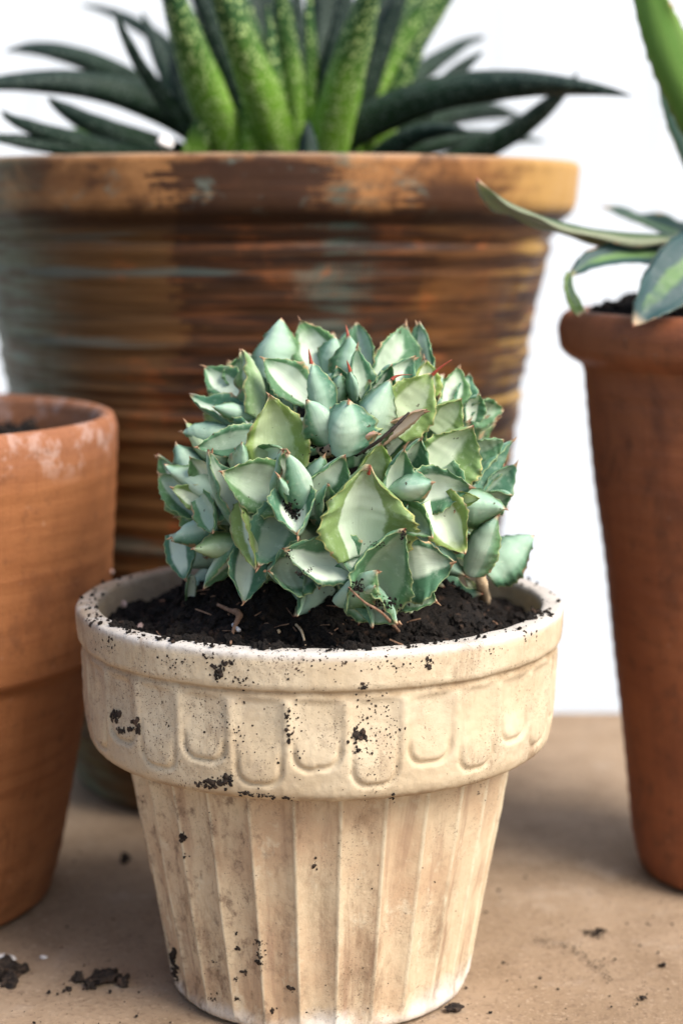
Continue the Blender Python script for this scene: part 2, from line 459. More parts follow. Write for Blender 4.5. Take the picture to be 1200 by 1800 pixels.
M_PINK = plain('pinkish grit', (0.40, 0.25, 0.20), (0.58, 0.42, 0.36), 600, 0.8)
M_CHIP = plain('pale flake', (0.62, 0.58, 0.54), (0.80, 0.78, 0.76), 400, 0.8)
M_STRAW = plain('dry straw', (0.46, 0.32, 0.19), (0.62, 0.48, 0.31), 500, 0.7)
M_LEDGE = ledge_mat()
M_WHITE = plain('white painted board', (0.66, 0.70, 0.73), (0.69, 0.73, 0.76), 8, 0.6, 0.3, 0.05)
M_GROUND = plain('pale gravel ground', (0.16, 0.17, 0.18), (0.24, 0.25, 0.26), 30, 0.9)

# ------------------------------------------------------------------ setting
def box(name, lo, hi, mat, parent=None, bevel=0.0, origin=None):
    bm = bmesh.new()
    bmesh.ops.create_cube(bm, size=1)
    for v in bm.verts:
        v.co = Vector([lerp(a, b, t + 0.5) for a, b, t in zip(lo, hi, v.co)])
    if bevel:
        bmesh.ops.bevel(bm, geom=bm.edges[:], offset=bevel, segments=2, affect='EDGES')
    bm.verts.index_update()
    o = mesh_obj(name, [v.co[:] for v in bm.verts], [[v.index for v in f.verts] for f in bm.faces], mat, parent, False, origin)
    bm.free()
    return o

GZ = -0.62
g = mesh_obj('ground', [(-60, -60, GZ), (60, -60, GZ), (60, 60, GZ), (-60, 60, GZ)], [(0, 1, 2, 3)], M_GROUND)
tag(g, 'grey gravel ground under the ledge', None, None, 'structure')

# ledge the pots stand on: slightly uneven top
V, F = [], []
nx, ny = 90, 70
X0, X1, Y0, Y1 = -0.75, 0.75, 0.08, 0.897
def ledge_z(x, y):
    return -0.0006 + 0.0006 * noise.noise(Vector((x * 30, y * 30, 3)))
for j in range(ny + 1):
    for i in range(nx + 1):
        x, y = lerp(X0, X1, i / nx), lerp(Y0, Y1, j / ny)
        V.append((x, y - 0.03 * max(0, x * -0.0) , ledge_z(x, y)))
for j in range(ny):
    for i in range(nx):
        a = j * (nx + 1) + i
        F.append((a, a + 1, a + nx + 2, a + nx + 1))
ring = [i for i in range(nx + 1)] + [j * (nx + 1) + nx for j in range(1, ny + 1)] + \
       [ny * (nx + 1) + i for i in range(nx - 1, -1, -1)] + [j * (nx + 1) for j in range(ny - 1, 0, -1)]
b0 = len(V)
for k in ring:
    V.append((V[k][0], V[k][1], GZ))
for q in range(len(ring)):
    q2 = (q + 1) % len(ring)
    F.append((ring[q], b0 + q, b0 + q2, ring[q2]))
ledge = mesh_obj('ledge', V, F, M_LEDGE, None, False)
tag(ledge, 'weathered sandy brown ledge the pots stand on', None, None, 'structure')

WY = 1.75
wall = empty('board_wall', (0, WY, GZ), 'white painted board wall behind all the pots', 'wall')
pw = 0.145
for k in range(-11, 12):
    box('plank', (k * pw + 0.0005, WY + rng.uniform(0, 0.0012), GZ), ((k + 1) * pw - 0.0005, WY + 0.02, 1.75), M_WHITE, wall, 0.001)
box('backing', (-11 * pw, WY + 0.0215, GZ), (12 * pw, WY + 0.04, 1.75), M_WHITE, wall)

# ------------------------------------------------------------------ cream fluted pot
PX, PY = (562 - 600) / FPX * 0.584, 0.584
NF = 28
DTH = 2 * math.pi / NF
cream = empty('flower_pot', (PX, PY, 0), 'cream clay pot with fluted body and soil specks, in front', 'flower pot')

prof = resample([(0.0575, 0.0752), (0.0640, 0.0743), (0.0676, 0.0746), (0.0698, 0.0760), (0.0710, 0.0784), (0.0716, 0.0820),
    (0.0722, 0.0900), (0.0727, 0.0980), (0.0731, 0.1036), (0.0730, 0.1046), (0.0727, 0.1053), (0.0730, 0.1059),
    (0.0739, 0.1066), (0.0745, 0.1080), (0.0750, 0.1130), (0.0751, 0.1156), (0.0748, 0.1165), (0.0740, 0.1170),
    (0.0722, 0.1172), (0.0700, 0.1172), (0.0688, 0.1168), (0.0683, 0.1156), (0.0672, 0.1050), (0.0655, 0.0900), (0.0612, 0.0775), (0.0600, 0.0765)], 0.0006)
def collar_r(th, r, z, i):
    wob = 0.00035 * noise.noise(Vector((math.sin(th) * 4, math.cos(th) * 4, z * 60))) + 0.00016 * noise.noise(Vector((math.sin(th) * 40, math.cos(th) * 40, z * 500)))
    if r < 0.0695 and z > 0.08 or z > 0.1053:
        return r + wob, z + 0.0004 * noise.noise(Vector((math.sin(th) * 9, math.cos(th) * 9, 5)))
    k = round(th / DTH)
    s = (th - k * DTH) / (DTH / 2)          # -1..1 across one tongue
    zb = 0.0800 if k % 2 else 0.0848
    zb += 0.0006 * math.sin(k * 5.1)
    half = 0.77
    rad = 0.0043
    xm = abs(s) * (DTH / 2) * 0.0725
    hw = half * (DTH / 2) * 0.0725
    # signed distance to a U shape (round bottom, open top)
    cz = zb + rad
    if z < cz:
        dx, dz = max(xm - (hw - rad), 0), cz - z
        sdv = math.hypot(dx, dz) - rad
    else:
        sdv = xm - hw
    top = sstep(0.1045, 0.1020, z)
    groove = math.exp(-(sdv / 0.00068) ** 2)
    inside = sstep(0.0004, -0.0016, sdv)
    rib = sstep(0.0004, 0.0012, sdv) * sstep(0.0800, 0.0860, z)
    low = sstep(0.098, 0.086, z)
    low2 = sstep(cz + 0.004, cz - 0.001, z)
    d = -lerp(0.00012, 0.00095, low2) * groove + inside * (-0.0004 + 0.0008 * sstep(0.098, 0.086, z)) + 0.00045 * rib
    d += inside * -0.0005 * (1 - min(1, (xm / hw)) ** 2) * sstep(0.084, 0.094, z)
    if z < 0.0760 and r < 0.068:
        d = 0
    return r + d * top * sstep(0.0765, 0.079, z) + wob
cv, cf = lathe(prof, 28 * 26, PX, PY, collar_r, False)
collar = mesh_obj('collar', cv, cf, M_COLLAR, cream)

bp = resample([(0.0, 0.0006), (0.0430, 0.0004), (0.0448, 0.0010), (0.0460, 0.0030), (0.0475, 0.0100), (0.0545, 0.0450), (0.0604, 0.0752), (0.0606, 0.078)], 0.0011)
def body_r(th, r, z, i):
    t = th / DTH
    k = math.floor(t + 0.5)
    s = (t - k)                      # -.5..5, ridge at s = +-.5
    a = abs(s) * 2
    fl = -0.0022 * (1 - a ** 2.2)
    fl += -0.0004 * math.exp(-((1 - abs(s) * 2) / 0.2) ** 2) * (1 if s > 0 else 0)
    amp = sstep(0.0, 0.05, r) * lerp(0.75, 1.0, z / 0.078) * sstep(0.001, 0.006, z)
    w1 = 0.00045 * noise.noise(Vector((math.sin(th) * 5, math.cos(th) * 5, z * 45))) + 0.00016 * noise.noise(Vector((math.sin(th) * 30, math.cos(th) * 30, z * 260)))
    return max(0, r + fl * amp + w1 * (r > 0.04))
V, F = lathe(bp, 28 * 20, PX, PY, body_r, False)
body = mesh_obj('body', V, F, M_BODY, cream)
# the body ridges sit half a step off the tongues: th=DTH/2 is a ridge
bvh_c = BVHTree.FromPolygons([Vector(v) for v in cv], cf)
bvh_b = BVHTree.FromPolygons([Vector(v) for v in V], F)

# ------------------------------------------------------------------ crumbs
def ico():
    bm = bmesh.new()
    bmesh.ops.create_icosphere(bm, subdivisions=1, radius=1)
    bm.verts.index_update()
    v = [x.co.copy() for x in bm.verts]
    f = [[q.index for q in p.verts] for p in bm.faces]
    bm.free()
    return v, f
def ico2():
    bm = bmesh.new()
    bmesh.ops.create_icosphere(bm, subdivisions=3, radius=1)
    bm.verts.index_update()
    v = [x.co.copy() for x in bm.verts]
    f = [[q.index for q in p.verts] for p in bm.faces]
    bm.free()
    return v, f
ICO, ICO2 = ico(), ico2()
class Crumbs:
    def __init__(self): self.V, self.F = [], []
    def add(self, p, r, flat=1.0, nrm=Vector((0, 0, 1)), big=False):
        base = ICO2 if big else ICO
        q = Vector((rng.uniform(-1, 1), rng.uniform(-1, 1), rng.uniform(-1, 1))).to_track_quat('Z', 'Y')
        sc = Vector((rng.uniform(0.6, 1.3), rng.uniform(0.6, 1.3), rng.uniform(0.5, 1.1)))
        o = len(self.V)
        sh = rng.uniform(0, 100)
        for v in base[0]:
            if big:
                n_ = 1 + 0.55 * noise.noise(v * 1.6 + Vector((sh, 0, 0))) + 0.3 * noise.noise(v * 4 + Vector((0, sh, 0)))
            else:
                n_ = rng.uniform(0.65, 1.25)
            u = q @ Vector((v.x * sc.x, v.y * sc.y, v.z * sc.z)) * (r * n_)
            d = u.dot(nrm)
            u = u - nrm * d * (1 - flat)
            self.V.append(p + u)
        self.F += [[i + o for i in f] for f in base[1]]
    def build(self, name, mat, origin, smooth=False):
        return mesh_obj(name, self.V, self.F, mat, None, smooth, origin)

# ------------------------------------------------------------------ soil in the cream pot
def soil_h(x, y):
    r = math.hypot(x - PX, y - PY)
    z = 0.1095 + 0.0165 * sstep(0.060, 0.025, r) + 0.0035 * sstep(PY, PY - 0.05, y)
    z += 0.011 * math.exp(-((x - 0.0335) ** 2 + (y - 0.556) ** 2) / (2 * 0.0075 ** 2))
    z += 0.0022 * noise.noise(Vector((x * 90, y * 90, 1))) + 0.0012 * noise.noise(Vector((x * 260, y * 260, 4)))
    return z
V, F = [], []
nr, na = 60, 160
for i in range(nr + 1):
    r = 0.0677 * i / nr
    for k in range(na):
        a = 2 * math.pi * k / na
        x, y = PX + r * math.sin(a), PY - r * math.cos(a)
        V.append((x, y, soil_h(x, y) + 0.0012 * noise.noise(Vector((x * 700, y * 700, 9)))))
for i in range(nr):
    for k in range(na):
        k2 = (k + 1) % na
        F.append((i * na + k, i * na + k2, (i + 1) * na + k2, (i + 1) * na + k))
C = Crumbs()
C.V, C.F = [Vector(v) for v in V], [list(f) for f in F]
for q in range(5200):
    r = 0.066 * math.sqrt(rng.random())
    a = rng.uniform(0, 2 * math.pi)
    x, y = PX + r * math.sin(a), PY - r * math.cos(a)
    s = 0.00035 + 0.0010 * rng.random() ** 3
    C.add(Vector((x, y, soil_h(x, y) + s * 0.5)), s)
for q in range(130):
    r = 0.064 * math.sqrt(rng.random())
    a = rng.uniform(0, 2 * math.pi)
    x, y = PX + r * math.sin(a), PY - r * math.cos(a)
    s = rng.uniform(0.0014, 0.0030)
    C.add(Vector((x, y, soil_h(x, y) + s * 0.3)), s, big=True)
# crumbs heaped on the front lip and spilled over it
for q in range(420):
    a = rng.gauss(-0.1, 0.55) if q % 2 else rng.uniform(-2.2, 2.2)
    r = rng.uniform(0.0675, 0.0742)
    s = 0.00018 + 0.0008 * rng.random() ** 4
    C.add(Vector((PX + r * math.sin(a), PY - r * math.cos(a), 0.1172 + s * 0.3)), s, 0.8)
for a0 in (-0.95, -0.55, -0.5, -0.2, 0.12, 0.16, 1.15, 1.2):
    for q in range(14):
        a = a0 + rng.gauss(0, 0.03)
        r = rng.uniform(0.0672, 0.0725)
        s = rng.uniform(0.0005, 0.0015)
        C.add(Vector((PX + r * math.sin(a), PY - r * math.cos(a), 0.1165 + s * 0.6)), s, 1.0, big=s > 0.0012)
so = C.build('potting_soil', M_SOIL, (PX, PY, 0.11))
tag(so, 'black crumbly potting soil filling the cream pot', 'soil', None, 'stuff')

# crumbs stuck on the outside of the cream pot
C = Crumbs()
O = Vector((0, 0, HC))
def on_pot(px, py):
    d = (at(px, py, 1.0) - O).normalized()
    best = None
    for b in (bvh_c, bvh_b):
        h = b.ray_cast(O, d, 2.0)
        if h[0] is not None and (best is None or h[3] < best[3]):
            best = h
    if best is None: return None, None
    n = best[1]
    if n.dot(d) > 0: n = -n
    return best[0], n
clusters = [(385, 1180, 10, 16, 10, 1.2), (368, 1158, 8, 8, 6, .8), (400, 1165, 8, 6, 6, .7), (628, 1293, 9, 15, 16, 1.2), (628, 1318, 8, 8, 6, .8),
    (205, 1258, 8, 8, 12, 1.2), (238, 1275, 9, 12, 14, 1.2), (212, 1285, 6, 5, 6, .9), (378, 1377, 24, 7, 30, 1.0), (350, 1378, 6, 6, 6, .7), (403, 1368, 10, 5, 10, .9), (505, 1255, 6, 12, 8, .7),
    (508, 1295, 5, 10, 8, .7), (755, 1163, 7, 8, 8, .9), (750, 1172, 6, 5, 5, .7), (655, 1250, 30, 30, 22, .45), (660, 1300, 34, 40, 24, .4), (690, 1280, 20, 40, 18, .4),
    (430, 1195, 25, 14, 14, .45), (245, 1110, 25, 20, 14, .55), (165, 1090, 12, 16, 10, .8), (185, 1125, 20, 18, 10, .6), (310, 1165, 26, 10, 14, .45), (560, 1170, 60, 14, 20, .4),
    (690, 1165, 40, 18, 20, .45), (640, 1205, 6, 5, 5, .8), (520, 1270, 20, 60, 24, .4), (400, 1290, 40, 40, 26, .4), (455, 1398, 22, 3, 12, .8), (430, 1393, 10, 3, 8, .7), (505, 1403, 14, 2, 6, .6), (690, 1400, 3, 5, 4, .7),
    (322, 1468, 5, 9, 10, .9), (328, 1505, 4, 4, 3, .5), (305, 1690, 5, 18, 22, 1.3), (308, 1715, 4, 12, 10, 1.0), (418, 1668, 3, 4, 4, .8), (455, 1665, 6, 22, 12, .6), (458, 1690, 6, 12, 10, .7), (428, 1708, 6, 3, 6, .7), (415, 1720, 6, 5, 6, .6), (375, 1690, 3, 3, 3, .6),
    (512, 1738, 6, 4, 6, .8), (478, 1775, 4, 5, 5, .9), (555, 1520, 5, 8, 4, .6), (415, 1640, 5, 3, 5, .4), (460, 1655, 12, 5, 10, .4), (372, 1755, 8, 4, 6, .5), (418, 1755, 6, 3, 5, .5), (880, 1145, 20, 10, 6, .5), (930, 1120, 14, 14, 6, .6), (965, 1078, 8, 4, 5, 1.0), (820, 1075, 6, 4, 4, .6), (845, 1390, 10, 20, 10, .35)]
for (cx, cy, sx, sy, n_, sz) in clusters:
    for q in range(n_ * 2):
        p, nn = on_pot(cx + rng.gauss(0, sx * 0.6), cy + rng.gauss(0, sy * 0.6))
        if p is None: continue
        s = 0.0010 * sz * (0.25 + 0.75 * rng.random() ** 1.6)
        C.add(p + nn * s * 0.15, s, 0.55, nn)
for q in range(900):
    cx, cy = rng.uniform(140, 985), rng.uniform(1090, 1790)
    dens = 0.25 + 0.75 * sstep(0.45, 0.6, 0.5 + 0.5 * noise.noise(Vector((cx / 70, cy / 70, 2))))
    dens *= 1.0 if cx < 720 else 0.35
    dens *= 1.0 if cy < 1400 else 0.45
    if rng.random() > dens: continue
    p, nn = on_pot(cx, cy)
    if p is None: continue
    s = 0.00012 + 0.00030 * rng.random() ** 2.5
    C.add(p + nn * s * 0.1, s, 0.6, nn)
cr = C.build('soil_crumbs', M_SOIL_C, (PX, PY, 0.09))
tag(cr, 'scattered soil crumbs stuck to the outside of the cream pot', 'soil', None, 'stuff')

# ------------------------------------------------------------------ leaves
AG_PROF = [(0, .72), (.15, .88), (.30, .98), (.42, 1.0), (.55, .90), (.68, .70), (.79, .47), (.88, .27), (.95, .11), (1, .0)]
GA_PROF = [(0, .85), (.2, 1.0), (.45, .92), (.7, .66), (.88, .34), (.96, .15), (1, .0)]
def leaf(name, P0, P1, P2, W, nrm, mat, parent, cup=0.18, thick=0.16, prof=AG_PROF, teeth=9, tooth=0.05, rows=46, cols=8, seed=0, keel=0.0, side_bend=0.0, flat_top=True, tipcurl=0.0):
    rg = random.Random(seed * 31 + 5)
    V, F, A = [], [], []
    toff = [(rg.uniform(0.5, 1.25), rg.uniform(-0.25, 0.25)) for _ in range(teeth * 2 + 6)]
    sh = rg.uniform(0, 90)
    tw = rg.uniform(-0.45, 0.45) if teeth and seed < 1000 and prof is AG_PROF else 0.0
    fold = rg.choice((0.0, 0.10, 0.22, 0.34)) if prof is AG_PROF else 0.0
    asym = rg.uniform(-0.12, 0.12) if prof is AG_PROF else 0.0
    ringn = 2 * cols
    for i in range(rows + 1):
        t = i / rows
        c = (1 - t) ** 2 * P0 + 2 * t * (1 - t) * P1 + t * t * P2
        T = (2 * (1 - t) * (P1 - P0) + 2 * t * (P2 - P1)).normalized()
        N_ = (nrm - T * nrm.dot(T)).normalized()
        if tw:
            N_ = Matrix.Rotation(tw * (t - 0.3), 3, T) @ N_
        S = T.cross(N_)
        hw = W * 0.5 * interp(prof, t)
        c = c + N_ * tipcurl * W * sstep(0.55, 1.0, t)
        th = thick * W * 0.5 * interp([(0, 1.0), (.4, 1.0), (.8, .62), (1, .06)], t)
        wob = 0.03 * W * noise.noise(Vector((t * 2.5, sh, 0)))
        for k in range(ringn):
            if k <= cols:
                u = -1 + 2 * k / cols; top = True
            else:
                u = 1 - 2 * (k - cols) / cols; top = False
            ue = math.copysign(abs(u) ** 0.8, u)
            x = ue * hw
            edge = 0
            if abs(u) > 0.99 and tooth > 0 and 0.06 < t < 0.93:
                q = t * teeth
                ti = int(q)
                amp, jit = toff[ti + (teeth + 2 if u > 0 else 0)]
                f = q - ti
                pk = 0.55 + jit
                saw = max(0.0, 1 - abs(f - pk) / 0.36)
                edge = tooth * W * amp * saw ** 1.3
                x += math.copysign(edge, u)
            bumpy = 0.065 * W * noise.noise(Vector((u * 1.3 + sh, t * 3.0, 7))) + 0.03 * W * noise.noise(Vector((u * 3.5 + sh, t * 9.0, 2)))
            und = 0.16 * W * noise.noise(Vector((t * 6 + sh, 3.0 if u > 0 else 8.0, 1))) * abs(u) ** 3
            z = cup * hw * 2 * (abs(ue) ** 1.7) + fold * hw * (abs(ue) ** 1.1) + bumpy + und
            x += asym * hw * (1 - ue * ue)
            if not top:
                z -= th * 2 * max(0, (1 - u * u)) ** 0.65 * (1 - 0.0) + keel * th * max(0, 1 - abs(u) * 1.6)
            elif keel:
                z += th * 0.4 * max(0, 1 - u * u)
            V.append(c + S * (x + wob) + N_ * z)
            A.append(((u + 1) / 2, t, 1.0 if (top and abs(u) < 0.999) else (0.5 if abs(u) > 0.99 else 0.0)))
    for i in range(rows):
        for k in range(ringn):
            k2 = (k + 1) % ringn
            F.append((i * ringn + k, (i + 1) * ringn + k, (i + 1) * ringn + k2, i * ringn + k2))
    F.append(tuple(range(ringn)))
    o = mesh_obj(name, V, F, mat, parent)
    ca = o.data.color_attributes.new('leaf', 'FLOAT_COLOR', 'POINT')
    flat = []
    for a in A: flat += [a[0], a[1], a[2], 1.0]
    ca.data.foreach_set('color', flat)
    return o

def spine(P, T, L, r, parent, bend=Vector((0, 0, 0)), mat=None):
    V, F = [], []
    T = T.normalized()
    S = T.orthogonal().normalized(); N_ = T.cross(S)
    n = 8
    for i in range(7):
        t = i / 6
        c = P + T * L * t + bend * L * t * t
        rr = r * (1 - t) ** 0.8 + 0.00004
        for k in range(n):
            a = 2 * math.pi * k / n
            V.append(c + S * rr * math.cos(a) + N_ * rr * math.sin(a))
    for i in range(6):
        for k in range(n):
            k2 = (k + 1) % n
            F.append((i * n + k, i * n + k2, (i + 1) * n + k2, (i + 1) * n + k))
    F.append(tuple(range(6 * n, 7 * n)))
    return mesh_obj('spine', V, F, mat or M_SPINE, parent)

agave = empty('agave_clump', (0, 0.584, 0.115), 'pale blue green clump of small toothed agave rosettes in cream pot', 'succulent')
EC = at(600, 872, 0.584)
ERX, ERY, ERZ = 0.0575, 0.056, 0.0545
def surf_depth(px, py):
    """depth of the clump's outer surface along the line through this point"""
    d = at(px, py, 1.0) - O
    def q(v): return Vector((v.x / ERX, v.y / ERY, v.z / ERZ))
    o_, dd = q(O - EC), q(d)
    a, b, c = dd.dot(dd), 2 * o_.dot(dd), o_.dot(o_) - 1
    D = b * b - 4 * a * c
    if D <= 0:
        return EC.y - 0.004
    return min((-b - math.sqrt(D)) / (2 * a), EC.y - 0.002)

# base px, tip px, width px, face angle (0: upper face to lens, 180: back), lift mm (towards lens), kind, cup
B, Y_, D_ = M_LEAF, M_LEAF_Y, M_LEAF_DRY
LV = [
 # crown, rear row
 ((478, 655), (499, 566), 90, 165, -4, B, .20), ((572, 650), (527, 563), 80, 15, -6, B, .16), ((415, 690), (358, 643), 62, 25, -2, B, .18),
 ((447, 725), (422, 613), 56, 72, 2, Y_, .25), ((535, 695), (460, 628), 72, 20, 2, B, .15), ((640, 645), (630, 566), 56, 20, -8, B, .2),
 ((680, 668), (714, 569), 84, 18, -6, B, .18), ((736, 668), (732, 565), 72, 30, -3, B, .2), ((580, 650), (590, 590), 60, 160, -8, B, .2),
 ((425, 670), (420, 625), 60, 10, -8, B, .2),
 # crown rosette
 ((567, 722), (546, 636), 56, 165, 8, B, .22), ((612, 668), (612, 590), 62, 150, -2, B, .22), ((640, 705), (626, 608), 50, 30, 0, B, .3),
 ((622, 695), (615, 650), 26, 150, 6, B, .4), ((655, 725), (732, 628), 84, 25, 0, B, .2), ((582, 768), (545, 700), 66, 155, 10, B, .28),
 ((628, 774), (690, 664), 76, 150, 11, B, .3), ((606, 780), (612, 706), 96, 160, 13, B, .28), ((600, 700), (590, 640), 50, 20, 2, B, .3), ((660, 690), (690, 640), 44, 30, 2, B, .3),
 ((590, 700), (600, 655), 36, 170, 4, B, .3),
 # right shoulder
 ((690, 745), (762, 656), 96, 20, 4, Y_, .22), ((745, 700), (744, 628), 56, 25, 0, Y_, .2), ((785, 712), (808, 643), 56, 30, -4, B, .2),
 ((812, 722), (827, 656), 48, 20, -3, B, .2), ((830, 735), (840, 688), 40, 30, -2, B, .2), ((826, 722), (886, 722), 56, 20, -2, B, .16),
 ((765, 752), (812, 700), 64, 20, 2, Y_, .22), ((662, 772), (750, 722), 34, 55, 8, D_, .3), ((575, 788), (668, 762), 40, 140, 6, D_, .2),
 # left shoulder
 ((430, 738), (333, 690), 54, 35, 2, B, .25), ((436, 728), (372, 715), 36, 150, 0, B, .2), ((500, 822), (472, 692), 112, 6, 7, Y_, .14),
 ((400, 765), (316, 758), 50, 160, -1, B, .2), ((445, 768), (343, 787), 52, 15, 3, B, .15), ((427, 832), (424, 776), 38, 170, 9, B, .25),
 ((418, 915), (371, 791), 62, 40, 4, B, .22), ((340, 905), (273, 800), 66, 30, -3, B, .2), ((355, 850), (308, 778), 62, 165, -2, B, .2),
 ((372, 850), (333, 803), 50, 20, 1, B, .2), ((380, 872), (292, 815), 54, 155, 2, B, .2), ((372, 885), (300, 856), 46, 25, 2, Y_, .15),
 ((352, 905), (278, 832), 72, 15, -2, B, .15), ((355, 880), (376, 938), 48, 20, 4, B, .2), ((385, 810), (325, 740), 52, 155, -2, Y_, .2),
 # left face
 ((500, 866), (386, 828), 98, 8, 9, B, .16), ((488, 870), (503, 796), 50, 55, 11, B, .35), ((540, 890), (507, 793), 56, 125, 13, B, .3),
 ((517, 884), (489, 836), 32, 165, 13, B, .35), ((512, 880), (524, 948), 84, 5, 13, B, .42), ((555, 888), (607, 808), 82, 12, 9, B, .2),
 ((560, 900), (578, 850), 40, 60, 11, B, .3), ((462, 800), (500, 790), 40, 20, 6, B, .2), ((545, 860), (570, 800), 48, 150, 5, B, .2),
 # front middle
 ((640, 962), (648, 829), 172, 4, 11, M_LEAF_F, .09), ((650, 856), (668, 773), 66, 15, 7, Y_, .2), ((698, 862), (762, 848), 58, 172, 14, B, .3),
 ((690, 876), (711, 783), 58, 35, 12, B, .3), ((715, 862), (830, 857), 86, 12, 8, B, .2), ((716, 820), (740, 770), 60, 20, 4, B, .2),
 ((768, 836), (833, 744), 110, 8, 5, Y_, .14), ((835, 795), (886, 774), 50, 20, 0, B, .2), ((838, 848), (904, 772), 42, 45, 0, B, .2),
 ((855, 875), (908, 814), 54, 25, -2, B, .2), ((850, 885), (902, 868), 50, 20, -2, B, .2), ((770, 885), (818, 976), 84, 10, 10, Y_, .18),
 ((720, 900), (757, 944), 62, 15, 13, B, .25), ((800, 876), (843, 876), 30, 30, 12, Y_, .25), ((800, 884), (889, 894), 72, 165, 7, B, .25),
 ((836, 992), (876, 904), 62, 155, 5, B, .2), ((862, 1002), (937, 941), 80, 160, 0, B, .15), ((780, 830), (800, 900), 70, 20, 4, B, .2),
 # front low rosette
 ((636, 1050), (711, 932), 120, 25, 15, B, .34), ((606, 1050), (668, 1004), 62, 160, 17, B, .34), ((622, 1020), (704, 1096), 80, 50, 17, B, .3),
 ((604, 1000), (658, 1104), 46, 60, 16, B, .3), ((692, 1002), (796, 990), 116, 6, 9, B, .14), ((615, 985), (503, 967), 94, 6, 11, B, .16),
 ((640, 1040), (660, 1030), 34, 165, 19, B, .35), ((700, 1030), (770, 1060), 70, 10, 7, B, .14),
 # low left
 ((432, 890), (453, 1004), 50, 50, 9, Y_, .28), ((497, 900), (453, 1000), 88, 8, 8, B, .14), ((536, 1000), (462, 1004), 96, 10, 8, B, .2),
 ((436, 975), (428, 1062), 70, 15, 8, B, .22), ((534, 1020), (521, 1084), 16, 60, 12, B, .3), ((425, 955), (356, 1036), 52, 60, 3, B, .25),
 ((412, 962), (338, 964), 48, 150, 4, Y_, .25), ((372, 922), (298, 946), 50, 120, 1, B, .25), ((314, 945), (327, 1022), 56, 15, 0, B, .15),
 ((335, 1020), (335, 1078), 22, 30, 3, B, .2), ((570, 970), (560, 1040), 60, 30, 4, B, .2),
]
SPINES = {10: (0.0045, (0, 0, 0)), 11: (0.0040, (0, 0, 0)), 13: (0.0035, (0, 0, 0)), 16: (0.0042, (0.8, 0, -0.5)), 21: (0.0060, (0.3, 0, 0)), 54: (0.002, (0, 0, 0))}
for i, (b, tp, wpx, ang, lift, mat, cup) in enumerate(LV):
    mx, my = (b[0] + tp[0]) / 2, (b[1] + tp[1]) / 2
    dm = surf_depth(mx, my)
    dt, db = surf_depth(*tp), surf_depth(*b)
    # tips stand proud, bases sink into the clump
    tdep = lerp(dm, dt, 0.55) - 0.004 - lift * 0.001
    bdep = lerp(dm, db, 0.55) + 0.006 - lift * 0.001
    P0, P2 = at(*b, bdep), at(*tp, tdep)
    back = abs(ang) > 90
    view = (O - (P0 + P2) / 2).normalized()
    d = (P2 - P0).normalized()
    n0 = (view - d * view.dot(d)).normalized()
    sgn = 1 if (i % 2 == 0) else -1
    if b[0] < tp[0]: sgn = 1
    nrm = Matrix.Rotation(R(ang + rng.uniform(-14, 14)) * sgn, 3, d) @ n0
    cup = cup * rng.uniform(0.9, 1.7)
    mid = (P0 + P2) / 2
    L = (P2 - P0).length
    P1 = mid + (nrm * -rng.uniform(0.08, 0.26) * L)         # leaf swings out, then its tip turns in
    W = 1.03 * wpx / FPX * (tdep + bdep) / 2
    lf = leaf('leaf', P0 - d * L * 0.12, P1, P2, W, nrm, mat, agave, cup, 0.26 if not back else 0.28, AG_PROF, 8 if L > 0.015 else 5, 0.045, seed=i, tipcurl=rng.uniform(-0.10, 0.14))
    if i not in SPINES and L > 0.012 and i % 5:
        spine(P2 - d * 0.0008, (P2 - P1), 0.0010 + 0.0012 * rng.random(), 0.00040, lf, Vector((rng.uniform(-.4, .4), 0, rng.uniform(-.4, .4))), M_TIP)
    if i in SPINES:
        Ls, bd = SPINES[i]
        spine(P2 - d * 0.0006, (P2 - P1), Ls, 0.00055, lf, Vector(bd))
# leaves round the sides and back, and deep between the others
for q in range(210):
    zf = rng.uniform(-0.80, 0.98)
    a = rng.uniform(0, 2 * math.pi)
    rr = math.sqrt(1 - zf * zf)
    dv = Vector((rr * math.sin(a), -rr * math.cos(a), zf))
    front = dv.y < 0.0
    if not front and q % 2: continue
    sc_t, sc_b = (rng.uniform(0.84, 0.98), 0.55) if front else (rng.uniform(0.95, 1.06), 0.62)
    tang = Vector((rng.uniform(-1, 1), rng.uniform(-1, 1), rng.uniform(-0.6, 1)))
    tang = (tang - dv * tang.dot(dv)).normalized()
    P2 = EC + Vector((dv.x * ERX, dv.y * ERY, dv.z * ERZ)) * sc_t + tang * 0.006
    P0 = EC + Vector((dv.x * ERX, dv.y * ERY, dv.z * ERZ)) * sc_b - tang * 0.005
    if P0.z < 0.108 or P2.z < 0.114: continue
    if front:
        qx, qy = 600 + P2.x / P2.y * FPX, HOR + (HC - P2.z) / P2.y * FPX
        if 505 < qx < 690 and 735 < qy < 825 or 455 < qx < 545 and 640 < qy < 715: continue
    d = (P2 - P0).normalized()
    nrm = (dv - d * dv.dot(d))
    if nrm.length < 0.2: nrm = d.orthogonal()
    nrm = (nrm * (1 if rng.random() < 0.6 else -1)).normalized()
    L = (P2 - P0).length
    lf = leaf('leaf', P0, (P0 + P2) / 2 - nrm * 0.14 * L, P2, rng.uniform(0.009, 0.014) if front else rng.uniform(0.010, 0.017), nrm, B if rng.random() < 0.8 else Y_, agave, 0.2, 0.26, AG_PROF, 7, 0.05, rows=34, cols=6, seed=500 + q)
    if front and q % 5 == 0:
        spine(P2 - d * 0.0006, d, 0.0018, 0.0004, lf, Vector((0, 0, 0.3)), M_TIP)
